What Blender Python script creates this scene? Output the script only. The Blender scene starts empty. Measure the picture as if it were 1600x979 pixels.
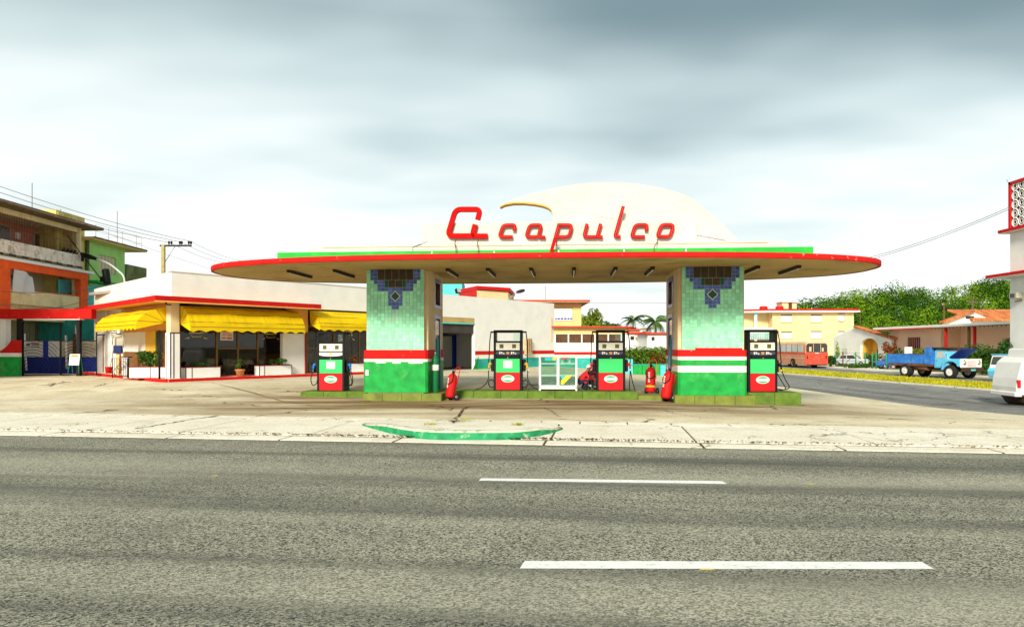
import bpy, bmesh, math, random
from mathutils import Vector, Matrix
R = math.radians
rnd = random.Random(7)
scene = bpy.context.scene
C = scene.collection

# ------------------------------------------------------------------ camera
F, H = 1100.0, 2.0                      # focal length in photo pixels, eye height
cam = bpy.data.cameras.new('camera'); camo = bpy.data.objects.new('camera', cam); C.objects.link(camo)
camo.location = (0, 0, H); camo.rotation_euler = (R(90), 0, 0)
cam.sensor_width = 36; cam.lens = 36 * F / 1600; cam.shift_y = 50.5 / 1600
cam.clip_start = .1; cam.clip_end = 3000
scene.camera = camo

# ------------------------------------------------------------------ sky
SUN_EL, SUN_AZ = R(28), R(196)          # azimuth clockwise from +Y
wd = bpy.data.worlds.new('World'); scene.world = wd; wd.use_nodes = True
nt = wd.node_tree; N = nt.nodes; L = nt.links
for n in list(N): N.remove(n)
out = N.new('ShaderNodeOutputWorld'); bg = N.new('ShaderNodeBackground'); L.new(bg.outputs[0], out.inputs[0])
bg.inputs[1].default_value = .1
sky = N.new('ShaderNodeTexSky'); sky.sky_type = 'NISHITA'; sky.sun_disc = False
sky.sun_elevation = SUN_EL; sky.sun_rotation = SUN_AZ; sky.dust_density = 3
tc = N.new('ShaderNodeTexCoord'); sx = N.new('ShaderNodeSeparateXYZ'); L.new(tc.outputs['Generated'], sx.inputs[0])
def mth(op, a, b=None, c=None, clamp=False):
    n = N.new('ShaderNodeMath'); n.operation = op; n.use_clamp = clamp
    for i, q in enumerate((a, b, c)):
        if q is None: continue
        if isinstance(q, (int, float)): n.inputs[i].default_value = q
        else: L.new(q, n.inputs[i])
    return n.outputs[0]
az = mth('ABSOLUTE', sx.outputs[2]); den = mth('ADD', az, .12)
cx = mth('DIVIDE', sx.outputs[0], den); cy = mth('DIVIDE', sx.outputs[1], den)
cv = N.new('ShaderNodeCombineXYZ'); L.new(cx, cv.inputs[0]); L.new(cy, cv.inputs[1])
def wnoise(sc, scl, det, seed):
    mp = N.new('ShaderNodeMapping'); mp.inputs['Scale'].default_value = scl; mp.inputs['Location'].default_value = (seed, seed * .7, seed)
    L.new(cv.outputs[0], mp.inputs[0])
    n = N.new('ShaderNodeTexNoise'); n.inputs['Scale'].default_value = sc; n.inputs['Detail'].default_value = det
    n.inputs['Roughness'].default_value = .55; L.new(mp.outputs[0], n.inputs[0]); return n.outputs[0]
n1 = wnoise(.6, (.7, 1.0, 1), 3.5, 5.2); n2 = wnoise(1.3, (.5, 1.0, 1), 3, 9.1)
nn = mth('ADD', mth('MULTIPLY', n1, .84), mth('MULTIPLY', n2, .16))
dark = mth('ADD', mth('SUBTRACT', mth('MULTIPLY', az, 1.1), .075), mth('MULTIPLY', mth('SUBTRACT', nn, .5), .8))
ov = mth('MULTIPLY', mth('SUBTRACT', az, .42), 1.1, clamp=True)      # higher up the cloud deck is thinner
dark = mth('SUBTRACT', dark, mth('MULTIPLY', ov, 1.35))
mr = N.new('ShaderNodeMapRange'); mr.interpolation_type = 'SMOOTHSTEP'
L.new(dark, mr.inputs[0]); mr.inputs[1].default_value = .02; mr.inputs[2].default_value = .43; mr.inputs[3].default_value = 0; mr.inputs[4].default_value = 1
ramp = N.new('ShaderNodeValToRGB'); L.new(mr.outputs[0], ramp.inputs[0])
cr = ramp.color_ramp; cr.elements[0].color = (4.6, 4.8, 4.65, 1); cr.elements[1].color = (.85, 1.22, 1.26, 1)
e = cr.elements.new(.45); e.color = (2.75, 3.25, 3.2, 1)
mx = N.new('ShaderNodeMix'); mx.data_type = 'RGBA'; mx.inputs[0].default_value = .9
L.new(sky.outputs[0], mx.inputs[6]); L.new(ramp.outputs[0], mx.inputs[7]); L.new(mx.outputs[2], bg.inputs[0])

# ------------------------------------------------------------------ sun
sl = bpy.data.lights.new('sun', 'SUN'); sl.energy = 2.1; sl.angle = R(13); sl.color = (1, .93, .8)
so = bpy.data.objects.new('sun', sl); C.objects.link(so)
sdir = Vector((math.sin(SUN_AZ) * math.cos(SUN_EL), math.cos(SUN_AZ) * math.cos(SUN_EL), math.sin(SUN_EL)))
so.rotation_euler = (-sdir).to_track_quat('-Z', 'Y').to_euler()

vs = scene.view_settings; vs.view_transform = 'Standard'; vs.look = 'None'; vs.gamma = 1; vs.exposure = 1.3
vs.use_curve_mapping = False

# ------------------------------------------------------------------ helpers
def sm(t): t = max(0., min(1., t)); return t * t * (3 - 2 * t)
def gz(x, y):
    return .33 * sm((y - 25) / 8) * (1 - sm((x - 2) / 8)) - .42 * sm((x - 4) / 13) * sm((y - 14) / 16)
def W(px, py, y): return Vector(((px - 800) / F * y, y, H - (py - 540) / F * y))
def WX(px, y): return (px - 800) / F * y

M = {}
def mat(name, col, rough=.7, var=.12, vsc=2., bump=0., bs=30., dirt=None, damt=.5, ds=1.3, dth=.55, metal=0., spec=.2, island=0., streak=False, emit=0):
    if name in M: return M[name]
    m = bpy.data.materials.new(name); m.use_nodes = True; M[name] = m
    t = m.node_tree; n = t.nodes; l = t.links; b = n['Principled BSDF']
    b.inputs['Roughness'].default_value = rough; b.inputs['Metallic'].default_value = metal
    b.inputs['Specular IOR Level'].default_value = spec
    g = n.new('ShaderNodeNewGeometry')
    nz = n.new('ShaderNodeTexNoise'); nz.inputs['Scale'].default_value = vsc; nz.inputs['Detail'].default_value = 6; l.new(g.outputs['Position'], nz.inputs[0])
    mr = n.new('ShaderNodeMapRange'); l.new(nz.outputs[0], mr.inputs[0]); mr.inputs[1].default_value = .3; mr.inputs[2].default_value = .7
    mr.inputs[3].default_value = 1 - var; mr.inputs[4].default_value = 1 + var
    val = mr.outputs[0]
    if island:
        ir = n.new('ShaderNodeMapRange'); l.new(g.outputs['Random Per Island'], ir.inputs[0]); ir.inputs[3].default_value = 1 - island; ir.inputs[4].default_value = 1 + island
        mm = n.new('ShaderNodeMath'); mm.operation = 'MULTIPLY'; l.new(val, mm.inputs[0]); l.new(ir.outputs[0], mm.inputs[1]); val = mm.outputs[0]
    vm = n.new('ShaderNodeVectorMath'); vm.operation = 'SCALE'; vm.inputs[0].default_value = col[:3]; l.new(val, vm.inputs[3])
    c = vm.outputs[0]
    if dirt:
        mp = n.new('ShaderNodeMapping'); l.new(g.outputs['Position'], mp.inputs[0])
        if streak: mp.inputs['Scale'].default_value = (1, 1, .15)
        dz = n.new('ShaderNodeTexNoise'); dz.inputs['Scale'].default_value = ds; dz.inputs['Detail'].default_value = 8; dz.inputs['Roughness'].default_value = .65; l.new(mp.outputs[0], dz.inputs[0])
        dr = n.new('ShaderNodeMapRange'); l.new(dz.outputs[0], dr.inputs[0]); dr.inputs[1].default_value = dth; dr.inputs[2].default_value = dth + .12; dr.inputs[4].default_value = damt
        mx = n.new('ShaderNodeMix'); mx.data_type = 'RGBA'; l.new(dr.outputs[0], mx.inputs[0]); l.new(c, mx.inputs[6]); mx.inputs[7].default_value = (*dirt, 1); c = mx.outputs[2]
    l.new(c, b.inputs['Base Color'])
    if bump:
        bz = n.new('ShaderNodeTexNoise'); bz.inputs['Scale'].default_value = bs; bz.inputs['Detail'].default_value = 4; l.new(g.outputs['Position'], bz.inputs[0])
        bp = n.new('ShaderNodeBump'); bp.inputs['Strength'].default_value = bump; bp.inputs['Distance'].default_value = .02; l.new(bz.outputs[0], bp.inputs['Height']); l.new(bp.outputs[0], b.inputs['Normal'])
    return m
def leafmat(name, col, var=.45, trans=.25):
    m = mat(name, col, rough=.6, var=.3, vsc=.5, island=var, spec=.08)
    t = m.node_tree; b = t.nodes['Principled BSDF']; o = t.nodes['Material Output']
    tr = t.nodes.new('ShaderNodeBsdfTranslucent'); mx = t.nodes.new('ShaderNodeMixShader'); mx.inputs[0].default_value = trans
    src = b.inputs['Base Color'].links[0].from_socket
    t.links.new(src, tr.inputs[0]); t.links.new(b.outputs[0], mx.inputs[1]); t.links.new(tr.outputs[0], mx.inputs[2]); t.links.new(mx.outputs[0], o.inputs[0])
    return m
def glassmat(name, tint=(.6, .65, .65), refl=.18, rough=.03, mxr=.6):
    m = bpy.data.materials.new(name); m.use_nodes = True; M[name] = m; t = m.node_tree; n = t.nodes
    o = n['Material Output']; n.remove(n['Principled BSDF'])
    tr = n.new('ShaderNodeBsdfTransparent'); tr.inputs[0].default_value = (*tint, 1)
    gl = n.new('ShaderNodeBsdfGlossy'); gl.inputs['Roughness'].default_value = rough
    lw = n.new('ShaderNodeLayerWeight'); lw.inputs[0].default_value = .35
    mr = n.new('ShaderNodeMapRange'); t.links.new(lw.outputs['Facing'], mr.inputs[0]); mr.inputs[3].default_value = refl; mr.inputs[4].default_value = mxr
    mx = n.new('ShaderNodeMixShader'); t.links.new(mr.outputs[0], mx.inputs[0]); t.links.new(tr.outputs[0], mx.inputs[1]); t.links.new(gl.outputs[0], mx.inputs[2]); t.links.new(mx.outputs[0], o.inputs[0])
    return m

class MB:
    def __init__(s): s.v = []; s.f = []; s.mi = []; s.sm = []; s.m = 0
    def add(s, vs, fs, smooth=False):
        o = len(s.v); s.v.extend([tuple(q) for q in vs])
        for f in fs: s.f.append([i + o for i in f]); s.mi.append(s.m); s.sm.append(smooth)
        return s
    def box(s, x0, x1, y0, y1, z0, z1, mtx=None):
        v = [Vector(q) for q in ((x0,y0,z0),(x1,y0,z0),(x1,y1,z0),(x0,y1,z0),(x0,y0,z1),(x1,y0,z1),(x1,y1,z1),(x0,y1,z1))]
        if mtx: v = [mtx @ q for q in v]
        return s.add(v, [(3,2,1,0),(4,5,6,7),(0,1,5,4),(1,2,6,5),(2,3,7,6),(3,0,4,7)])
    def prism(s, pts, axis, a0, a1, smooth=False, mtx=None):
        n = len(pts); f = {'y': lambda p, a: (p[0], a, p[1]), 'x': lambda p, a: (a, p[0], p[1]), 'z': lambda p, a: (p[0], p[1], a)}[axis]
        v = [Vector(f(p, a0)) for p in pts] + [Vector(f(p, a1)) for p in pts]
        if mtx: v = [mtx @ q for q in v]
        o = len(s.v); s.add(v, [tuple(range(n))[::-1], tuple(range(n, 2 * n))])
        s.v = s.v[:o] + s.v[o:]
        for i in range(n):
            j = (i + 1) % n; s.f.append([o + i, o + j, o + n + j, o + n + i]); s.mi.append(s.m); s.sm.append(smooth)
        return s
    def tube(s, path, r, n=6, cap=True):
        path = [Vector(p) for p in path]; k = len(path); rr = r if isinstance(r, (list, tuple)) else [r] * k
        up = Vector((0, 0, 1)); vs = []; t0 = (path[1] - path[0]).normalized()
        a = t0.cross(up); a = a.normalized() if a.length > 1e-3 else Vector((1, 0, 0))
        for i in range(k):
            t = (path[min(i + 1, k - 1)] - path[max(i - 1, 0)]).normalized()
            a = (a - t * a.dot(t)); a = a.normalized() if a.length > 1e-4 else t.orthogonal().normalized()
            b = t.cross(a)
            for j in range(n):
                w = 2 * math.pi * j / n; vs.append(path[i] + (a * math.cos(w) + b * math.sin(w)) * rr[i])
        fs = [(i*n+j, i*n+(j+1)%n, (i+1)*n+(j+1)%n, (i+1)*n+j) for i in range(k-1) for j in range(n)]
        s.add(vs, fs, True)
        if cap: s.add(vs[:n], [tuple(range(n))[::-1]]); s.add(vs[-n:], [tuple(range(n))])
        return s
    def lathe(s, prof, n=16, mtx=None, smooth=True, cap=True):
        vs = []
        for r, z in prof:
            for j in range(n):
                w = 2 * math.pi * j / n; q = Vector((r * math.cos(w), r * math.sin(w), z)); vs.append(mtx @ q if mtx else q)
        k = len(prof)
        fs = [(i*n+j, i*n+(j+1)%n, (i+1)*n+(j+1)%n, (i+1)*n+j) for i in range(k-1) for j in range(n)]
        s.add(vs, fs, smooth)
        if cap and prof[0][0] > 1e-4: s.add(vs[:n], [tuple(range(n))[::-1]])
        if cap and prof[-1][0] > 1e-4: s.add(vs[-n:], [tuple(range(n))])
        return s
    def wall(s, x0, x1, z0, z1, y0, y1, holes=()):
        xs = sorted({x0, x1, *[h[0] for h in holes], *[h[1] for h in holes]}); zs = sorted({z0, z1, *[h[2] for h in holes], *[h[3] for h in holes]})
        xs = [x for x in xs if x0 <= x <= x1]; zs = [z for z in zs if z0 <= z <= z1]
        hole = lambda x, z: any(h[0] < x < h[1] and h[2] < z < h[3] for h in holes)
        nx, nz = len(xs) - 1, len(zs) - 1
        sol = [[not hole((xs[i]+xs[i+1])/2, (zs[j]+zs[j+1])/2) for j in range(nz)] for i in range(nx)]
        g = lambda i, j: 0 <= i < nx and 0 <= j < nz and sol[i][j]
        for i in range(nx):
            for j in range(nz):
                if not sol[i][j]: continue
                a, b, c, d = xs[i], xs[i+1], zs[j], zs[j+1]
                s.add([(a,y0,c),(b,y0,c),(b,y0,d),(a,y0,d)], [(0,1,2,3)]); s.add([(a,y1,c),(b,y1,c),(b,y1,d),(a,y1,d)], [(3,2,1,0)])
                if not g(i-1,j): s.add([(a,y0,c),(a,y1,c),(a,y1,d),(a,y0,d)], [(3,2,1,0)])
                if not g(i+1,j): s.add([(b,y0,c),(b,y1,c),(b,y1,d),(b,y0,d)], [(0,1,2,3)])
                if not g(i,j-1): s.add([(a,y0,c),(b,y0,c),(b,y1,c),(a,y1,c)], [(3,2,1,0)])
                if not g(i,j+1): s.add([(a,y0,d),(b,y0,d),(b,y1,d),(a,y1,d)], [(0,1,2,3)])
        return s
    def build(s, name, mats, parent=None, bev=0, loc=None, fix=True, kind=None, seg=1):
        me = bpy.data.meshes.new(name); me.from_pydata(s.v, [], s.f)
        if not isinstance(mats, (list, tuple)): mats = [mats]
        for m in mats: me.materials.append(M[m] if isinstance(m, str) else m)
        me.polygons.foreach_set('material_index', s.mi); me.polygons.foreach_set('use_smooth', s.sm)
        if fix:
            bm = bmesh.new(); bm.from_mesh(me); bmesh.ops.remove_doubles(bm, verts=bm.verts, dist=1e-5)
            bmesh.ops.recalc_face_normals(bm, faces=bm.faces); bm.to_mesh(me); bm.free()
        me.update()
        o = bpy.data.objects.new(name, me); C.objects.link(o)
        if parent is not None: o.parent = parent
        if loc is not None: o.location = loc
        if kind: o['kind'] = kind
        if bev:
            b = o.modifiers.new('bevel', 'BEVEL'); b.width = bev; b.segments = seg; b.limit_method = 'ANGLE'; b.angle_limit = R(40)
        return o
def tag(o, label, cat, group=None):
    o['label'] = label; o['category'] = cat
    if group: o['group'] = group
    return o
def thing(name, label, cat, loc=(0, 0, 0), rz=0., group=None):
    o = bpy.data.objects.new(name, None); C.objects.link(o); o.location = loc; o.rotation_euler = (0, 0, rz); o.empty_display_size = .3
    return tag(o, label, cat, group)
def struct(o): o['kind'] = 'structure'; return o
def B(name, m, parent, x0, x1, y0, y1, z0, z1, bev=.0): return MB().box(x0, x1, y0, y1, z0, z1).build(name, m, parent, bev)
def dup(root, loc, rz, label=None, group=None):
    def cp(o, par):
        c = o.copy(); C.objects.link(c); c.parent = par
        for ch in list(o.children): cp(ch, c)
        return c
    r = cp(root, None); r.location = loc; r.rotation_euler = (0, 0, rz)
    if label: r['label'] = label
    if group: r['group'] = group
    return r
def inst(src, parent, loc=(0,0,0), rot=(0,0,0), sc=None):
    c = src.copy(); C.objects.link(c); c.parent = parent; c.location = loc; c.rotation_euler = rot
    if sc: c.scale = sc
    return c
def fillet(path, r, n=5, closed=False):
    P = [Vector(p) for p in path]; k = len(P); o = []
    for i, p in enumerate(P):
        if not closed and i in (0, k - 1): o.append(p); continue
        a = P[i - 1]; b = P[(i + 1) % k]; da = a - p; db = b - p
        rr = min(r, da.length * .48, db.length * .48); a = p + da.normalized() * rr; b = p + db.normalized() * rr
        for j in range(n + 1):
            t = j / n; o.append(a * (1 - t) ** 2 + p * 2 * t * (1 - t) + b * t * t)
    return o
def stroke(mb, path, w, y0, y1, r=0., closed=False):
    P = fillet([Vector((p[0], p[1])) for p in path], r, 5, closed) if r else [Vector(p) for p in path]
    k = len(P); Lf, Rt = [], []
    for i in range(k):
        a = P[i - 1] if (i or closed) else None; b = P[(i + 1) % k] if (i < k - 1 or closed) else None
        d1 = (P[i] - a).normalized() if a is not None and (P[i]-a).length > 1e-6 else None; d2 = (b - P[i]).normalized() if b is not None and (b-P[i]).length > 1e-6 else None
        d1 = d1 or d2; d2 = d2 or d1
        n1 = Vector((-d1.y, d1.x)); n2 = Vector((-d2.y, d2.x)); nn = (n1 + n2).normalized(); q = w / 2 / max(.4, nn.dot(n1))
        Lf.append(P[i] + nn * q); Rt.append(P[i] - nn * q)
    vs = []
    for i in range(k):
        for q in (Lf[i], Rt[i]):
            for y in (y0, y1): vs.append((q.x, y, q.y))
    fs = []
    for i in range(k if closed else k - 1):
        a = 4 * i; b = 4 * ((i + 1) % k)
        fs += [(a, b, b+2, a+2), (a+1, a+3, b+3, b+1), (a, a+1, b+1, b), (a+2, b+2, b+3, a+3)]
    if not closed: fs += [(0, 2, 3, 1), (4*k-4, 4*k-3, 4*k-1, 4*k-2)]
    mb.add(vs, fs)

# ------------------------------------------------------------------ materials
def groundmat(name, c1, c2, stain, agg=60., aggamt=.5, band=0., bandrot=0., crack=0., crs=.45, bump=.5, bandcol=(.03,.03,.028), stainamt=.55, rough=.9, stth=.5, oil_shade=0.):
    m = bpy.data.materials.new(name); m.use_nodes = True; M[name] = m
    t = m.node_tree; n = t.nodes; l = t.links; b = n['Principled BSDF']; b.inputs['Roughness'].default_value = rough; b.inputs['Specular IOR Level'].default_value = .2
    g = n.new('ShaderNodeNewGeometry'); pos = g.outputs['Position']
    def noise(sc, det=6, v=pos, rg=.6):
        q = n.new('ShaderNodeTexNoise'); q.inputs['Scale'].default_value = sc; q.inputs['Detail'].default_value = det; q.inputs['Roughness'].default_value = rg; l.new(v, q.inputs[0]); return q.outputs[0]
    def rng(v, a, b_, c=0., d=1.):
        q = n.new('ShaderNodeMapRange'); l.new(v, q.inputs[0])
        for i, w in enumerate((a, b_, c, d)): q.inputs[i + 1].default_value = w
        return q.outputs[0]
    def mix(f, a, c):
        q = n.new('ShaderNodeMix'); q.data_type = 'RGBA'
        if isinstance(f, float): q.inputs[0].default_value = f
        else: l.new(f, q.inputs[0])
        for i, w in ((6, a), (7, c)):
            if isinstance(w, tuple): q.inputs[i].default_value = (*w, 1)
            else: l.new(w, q.inputs[i])
        return q.outputs[2]
    def mul(a, b_):
        q = n.new('ShaderNodeMath'); q.operation = 'MULTIPLY'
        for i, w in enumerate((a, b_)):
            if isinstance(w, (int, float)): q.inputs[i].default_value = w
            else: l.new(w, q.inputs[i])
        return q.outputs[0]
    c = mix(rng(noise(.35), .35, .65), c1, c2)
    vo = n.new('ShaderNodeTexVoronoi'); vo.inputs['Scale'].default_value = agg; l.new(pos, vo.inputs[0])
    vs_ = n.new('ShaderNodeSeparateColor'); l.new(vo.outputs['Color'], vs_.inputs[0])
    sp = n.new('ShaderNodeVectorMath'); sp.operation = 'SCALE'; l.new(c, sp.inputs[0]); l.new(rng(vs_.outputs[0], 0, 1, 1 - aggamt, 1 + aggamt), sp.inputs[3]); c = sp.outputs[0]
    c = mix(mul(rng(noise(1.1, 8), stth, stth + .2), stainamt), c, stain)
    if band:
        mp = n.new('ShaderNodeMapping'); mp.inputs['Rotation'].default_value = (0, 0, bandrot); l.new(pos, mp.inputs[0])
        m2 = n.new('ShaderNodeMapping'); m2.inputs['Scale'].default_value = (.035, .75, 1); l.new(mp.outputs[0], m2.inputs[0])
        c = mix(mul(rng(noise(1., 5, m2.outputs[0], .5), .48, .66), band), c, bandcol)
        m3 = n.new('ShaderNodeMapping'); m3.inputs['Scale'].default_value = (.05, .6, 1); m3.inputs['Location'].default_value = (7, 3, 0); l.new(mp.outputs[0], m3.inputs[0])
        c = mix(mul(rng(noise(1., 4, m3.outputs[0], .5), .5, .7), band * .55), c, tuple(min(1, q * 1.55) for q in c1))
    if oil_shade:   # oily rust tracked round the pump islands, deepened with painted canopy shade
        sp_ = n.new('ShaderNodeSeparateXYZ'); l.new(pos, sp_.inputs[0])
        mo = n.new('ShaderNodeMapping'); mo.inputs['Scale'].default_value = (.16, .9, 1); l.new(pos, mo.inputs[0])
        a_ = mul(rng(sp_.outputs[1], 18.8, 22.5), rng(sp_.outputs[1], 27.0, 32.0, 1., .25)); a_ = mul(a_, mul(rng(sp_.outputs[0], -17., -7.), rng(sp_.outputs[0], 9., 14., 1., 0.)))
        c = mix(mul(mul(a_, rng(noise(1., 6, mo.outputs[0]), .3, .56)), oil_shade), c, (.17, .1, .035))
    if crack:
        dn = n.new('ShaderNodeVectorMath'); dn.operation = 'ADD'; l.new(pos, dn.inputs[0])
        nn_ = n.new('ShaderNodeTexNoise'); nn_.inputs['Scale'].default_value = 1.6; nn_.inputs['Detail'].default_value = 5; l.new(pos, nn_.inputs[0])
        sc_ = n.new('ShaderNodeVectorMath'); sc_.operation = 'SCALE'; sc_.inputs[3].default_value = 1.1; l.new(nn_.outputs['Color'], sc_.inputs[0]); l.new(sc_.outputs[0], dn.inputs[1])
        vc = n.new('ShaderNodeTexVoronoi'); vc.feature = 'DISTANCE_TO_EDGE'; vc.inputs['Scale'].default_value = crs; l.new(dn.outputs[0], vc.inputs[0])
        ck = mul(rng(vc.outputs[0], .004, .013, 1., 0.), rng(noise(.3, 2), .5, .58)); ck = mul(ck, crack)
        c = mix(ck, c, (.035, .022, .012))
    l.new(c, b.inputs['Base Color'])
    bp = n.new('ShaderNodeBump'); bp.inputs['Strength'].default_value = bump; bp.inputs['Distance'].default_value = .01; l.new(vo.outputs['Distance'], bp.inputs['Height']); l.new(bp.outputs[0], b.inputs['Normal'])
    return m
YAWR = R(-7.1)
groundmat('asphalt', (.27,.258,.195), (.21,.2,.155), (.135,.13,.1), agg=60, aggamt=.95, band=.75, bandrot=-YAWR, bandcol=(.062,.063,.055), stainamt=.3)
groundmat('asphalt_side', (.24,.235,.215), (.19,.19,.18), (.4,.37,.3), agg=40, aggamt=.5, band=.5, bandrot=R(85), crack=.7, crs=.25, stainamt=.5)
groundmat('concrete', (.74,.66,.48), (.58,.5,.33), (.33,.225,.1), agg=25, aggamt=.12, crack=.9, crs=.2, stainamt=.5, bump=.2, stth=.52, oil_shade=.92)
groundmat('slab', (.8,.75,.62), (.72,.66,.52), (.45,.37,.24), agg=40, aggamt=.16, crack=.85, crs=.5, stainamt=.4, bump=.25)
groundmat('earth', (.1,.12,.05), (.16,.14,.08), (.2,.17,.1), agg=8, aggamt=.4, stainamt=.4)
groundmat('dirt', (.12,.075,.04), (.07,.045,.025), (.03,.02,.012), agg=30, aggamt=.5)
mat('white', (.8,.79,.74), .8, .05, 1.2, .2, 25, (.58,.53,.43), .3, .9, .6)
mat('sail', (.59,.575,.52), .9, .08, .9, .4, 14, (.3,.26,.18), .5, 5., .6, spec=.05)
mat('white_clean', (.8,.8,.77), .6, .04)
mat('cream_wall', (.72,.58,.36), .85, .1, 1., .2, 20, (.42,.3,.16), .45, .8, .56)
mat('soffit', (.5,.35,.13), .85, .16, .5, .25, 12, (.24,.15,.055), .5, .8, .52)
mat('red', (.55,.009,.006), .8, .15, 2.5, .1, 20, (.7,.5,.34), .8, 4.5, .635)
mat('red_clean', (.55,.009,.008), .6, .08)
mat('letter_red', (.5,.008,.006), .85, .12, 4, spec=.05)
mat('green_band', (.02,.42,.04), .6, .15, 2, 0, 20, (.3,.42,.2), .5, 3, .62)
mat('green_dado', (.012,.33,.055), .5, .22, 3, .15, 10, (.2,.45,.16), .35, 2.2, .56)
mat('white_dado', (.78,.78,.68), .55, .06, 3, 0, 10, (.45,.45,.3), .4, 3, .6)
mat('mint', (.29,.76,.46), .32, .1, 1.2, 0, 20, (.55,.75,.6), .45, 2, .57, island=.2, spec=.5)
mat('mint_dark', (.1,.42,.2), .35, .2, 2, island=.2)
mat('tile_blue', (.09,.13,.46), .3, .2, 4, 0, 10, (.45,.5,.75), .5, 6, .6, island=.3)
mat('tile_brown', (.055,.034,.018), .4, .25, 5, island=.25)
mat('tile_green', (.01,.085,.045), .3, .2, 4)
mat('grout', (.4,.62,.46), .9)
mat('island_green', (.11,.185,.025), .8, .25, 3, .3, 20, (.07,.09,.02), .6, 2.2, .54)
mat('pedestal', (.18,.215,.04), .8, .22, 3, .3, 20, (.1,.1,.03), .5, 2.2, .55)
mat('kerb_green', (.02,.26,.1), .7, .3, 5, .4, 20, (.5,.47,.36), .85, 5, .58)
mat('kerb_worn', (.6,.57,.43), .85, .15, 4, .4, 20, (.03,.24,.09), .85, 2.6, .53)
mat('cylinder_green', (.008,.16,.05), .5, .15)
mat('black', (.008,.008,.009), .5, .1, 3)
mat('rubber', (.018,.018,.018), .75, .2, 8)
mat('chrome', (.6,.6,.6), .25, .05, 3, metal=1)
mat('steel', (.35,.35,.35), .45, .1, 3, metal=.8)
mat('pump_green', (.05,.6,.16), .35, .05, 2)
mat('pump_red', (.68,.012,.015), .35, .06, 2)
mat('lcd', (.12,.12,.035), .25, .1, 9)
mat('panel_white', (.78,.77,.68), .45, .04)
mat('keypad_dark', (.05,.06,.1), .4, .1, 8)
mat('logo_green', (.03,.42,.12), .4, .05)
mat('nozzle_blue', (.02,.2,.62), .4, .1); mat('nozzle_yellow', (.75,.4,.03), .4, .1); mat('nozzle_red', (.6,.02,.03), .4, .1)
mat('orange', (.75,.3,.06), .6, .1)
mat('yellow_awning', (.95,.7,.006), .8, .07, 1.5, .15, 6)
mat('tube_cream', (.55,.16,.12), .7)
mat('orange_paint', (.78,.4,.1), .75, .1, 1.2, 0, 20, (.55,.25,.07), .4, 1.3, .58)
mat('brown_metal', (.2,.11,.035), .4, .15, 4, metal=.4)
mat('dark_trim', (.05,.02,.02), .6, .1)
mat('red_trim', (.3,.02,.02), .6, .1)
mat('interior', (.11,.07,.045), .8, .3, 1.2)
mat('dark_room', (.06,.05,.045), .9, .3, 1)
mat('wood', (.2,.09,.03), .6, .25, 5)
mat('terracotta', (.55,.2,.07), .75, .15, 5)
mat('soil', (.05,.035,.02), .95, .3, 10)
mat('blue_paint', (.015,.045,.42), .5, .15, 2)
mat('navy', (.01,.03,.3), .5, .2, 2, 0, 10, (.02,.06,.5), .5, 2, .55)
mat('teal_wall', (.03,.36,.3), .75, .15, 1.5, 0, 10, (.1,.5,.45), .5, 1.5, .55)
mat('turquoise', (.1,.55,.55), .7, .12, 2)
mat('rust', (.16,.07,.03), .85, .3, 4, .3, 20)
mat('rusty_box', (.5,.37,.2), .8, .2, 4, 0, 10, (.2,.09,.03), .7, 7, .55)
mat('cloth_white', (.8,.8,.8), .9, .05)
mat('left_cream', (.82,.66,.36), .85, .12, 1.5, .2, 20, (.3,.2,.1), .55, 1.4, .55, streak=True)
mat('left_stained', (.78,.68,.58), .85, .15, 2.5, .2, 20, (.25,.16,.1), .6, 2.2, .52)
mat('left_orange', (.85,.11,.015), .75, .12, 2, 0, 10, (.5,.06,.02), .5, 1.5, .55)
mat('left_rose', (.55,.2,.15), .8, .2, 2, 0, 10, (.2,.07,.06), .5, 2, .55)
mat('left_beige', (.64,.55,.37), .85, .1, 1, 0, 10, (.3,.26,.16), .4, 1, .55)
mat('left_eave', (.17,.12,.06), .9, .3, 3, .3, 12, (.5,.42,.28), .6, 3, .6)
mat('lime_wall', (.36,.66,.2), .85, .12, 1.2, .2, 20, (.45,.6,.3), .4, 1.4, .58)
mat('ochre_moss', (.66,.56,.18), .9, .15, 1.5, .2, 20, (.12,.11,.03), .65, 1.8, .55, streak=True)
mat('moss_wall', (.13,.15,.06), .9, .3, 2, .2, 20, (.35,.4,.15), .6, 2, .55, streak=True)
mat('shutter', (.5,.47,.36), .7, .12, 3)
mat('far_cream', (.74,.57,.3), .85, .06, .6, 0, 10, (.6,.42,.2), .3, .5, .58)
mat('far_white', (.83,.81,.75), .85, .06, .6, 0, 10, (.6,.52,.42), .3, .7, .58)
mat('far_pink', (.88,.58,.42), .85, .06, .7, 0, 10, (.7,.62,.52), .5, .7, .55)
mat('far_yellow', (.74,.55,.24), .85, .1, 1, 0, 10, (.4,.28,.1), .5, 1, .55)
mat('arch_yellow', (.8,.48,.08), .8, .06)
mat('roof_tile', (.52,.17,.06), .85, .2, 3, island=.3)
mat('roof_red', (.55,.05,.03), .7, .12, 2)
mat('roof_top', (.4,.37,.32), .9, .15, 1)
mat('dark_window', (.025,.025,.025), .25, .2, 3, spec=.6)
mat('brown_window', (.1,.05,.025), .5, .3, 2)
mat('trunk', (.12,.09,.06), .9, .3, 6, .4, 20)
mat('palm_trunk', (.3,.26,.2), .9, .2, 6)
mat('bus_red', (.6,.07,.04), .6, .14, 1.5, 0, 10, (.6,.3,.2), .55, 2.2, .56)
mat('bus_salmon', (.58,.24,.13), .65, .12, 1.5, 0, 10, (.5,.36,.24), .55, 1.6, .52)
mat('bus_roof', (.66,.5,.3), .6, .1, 1)
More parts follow.
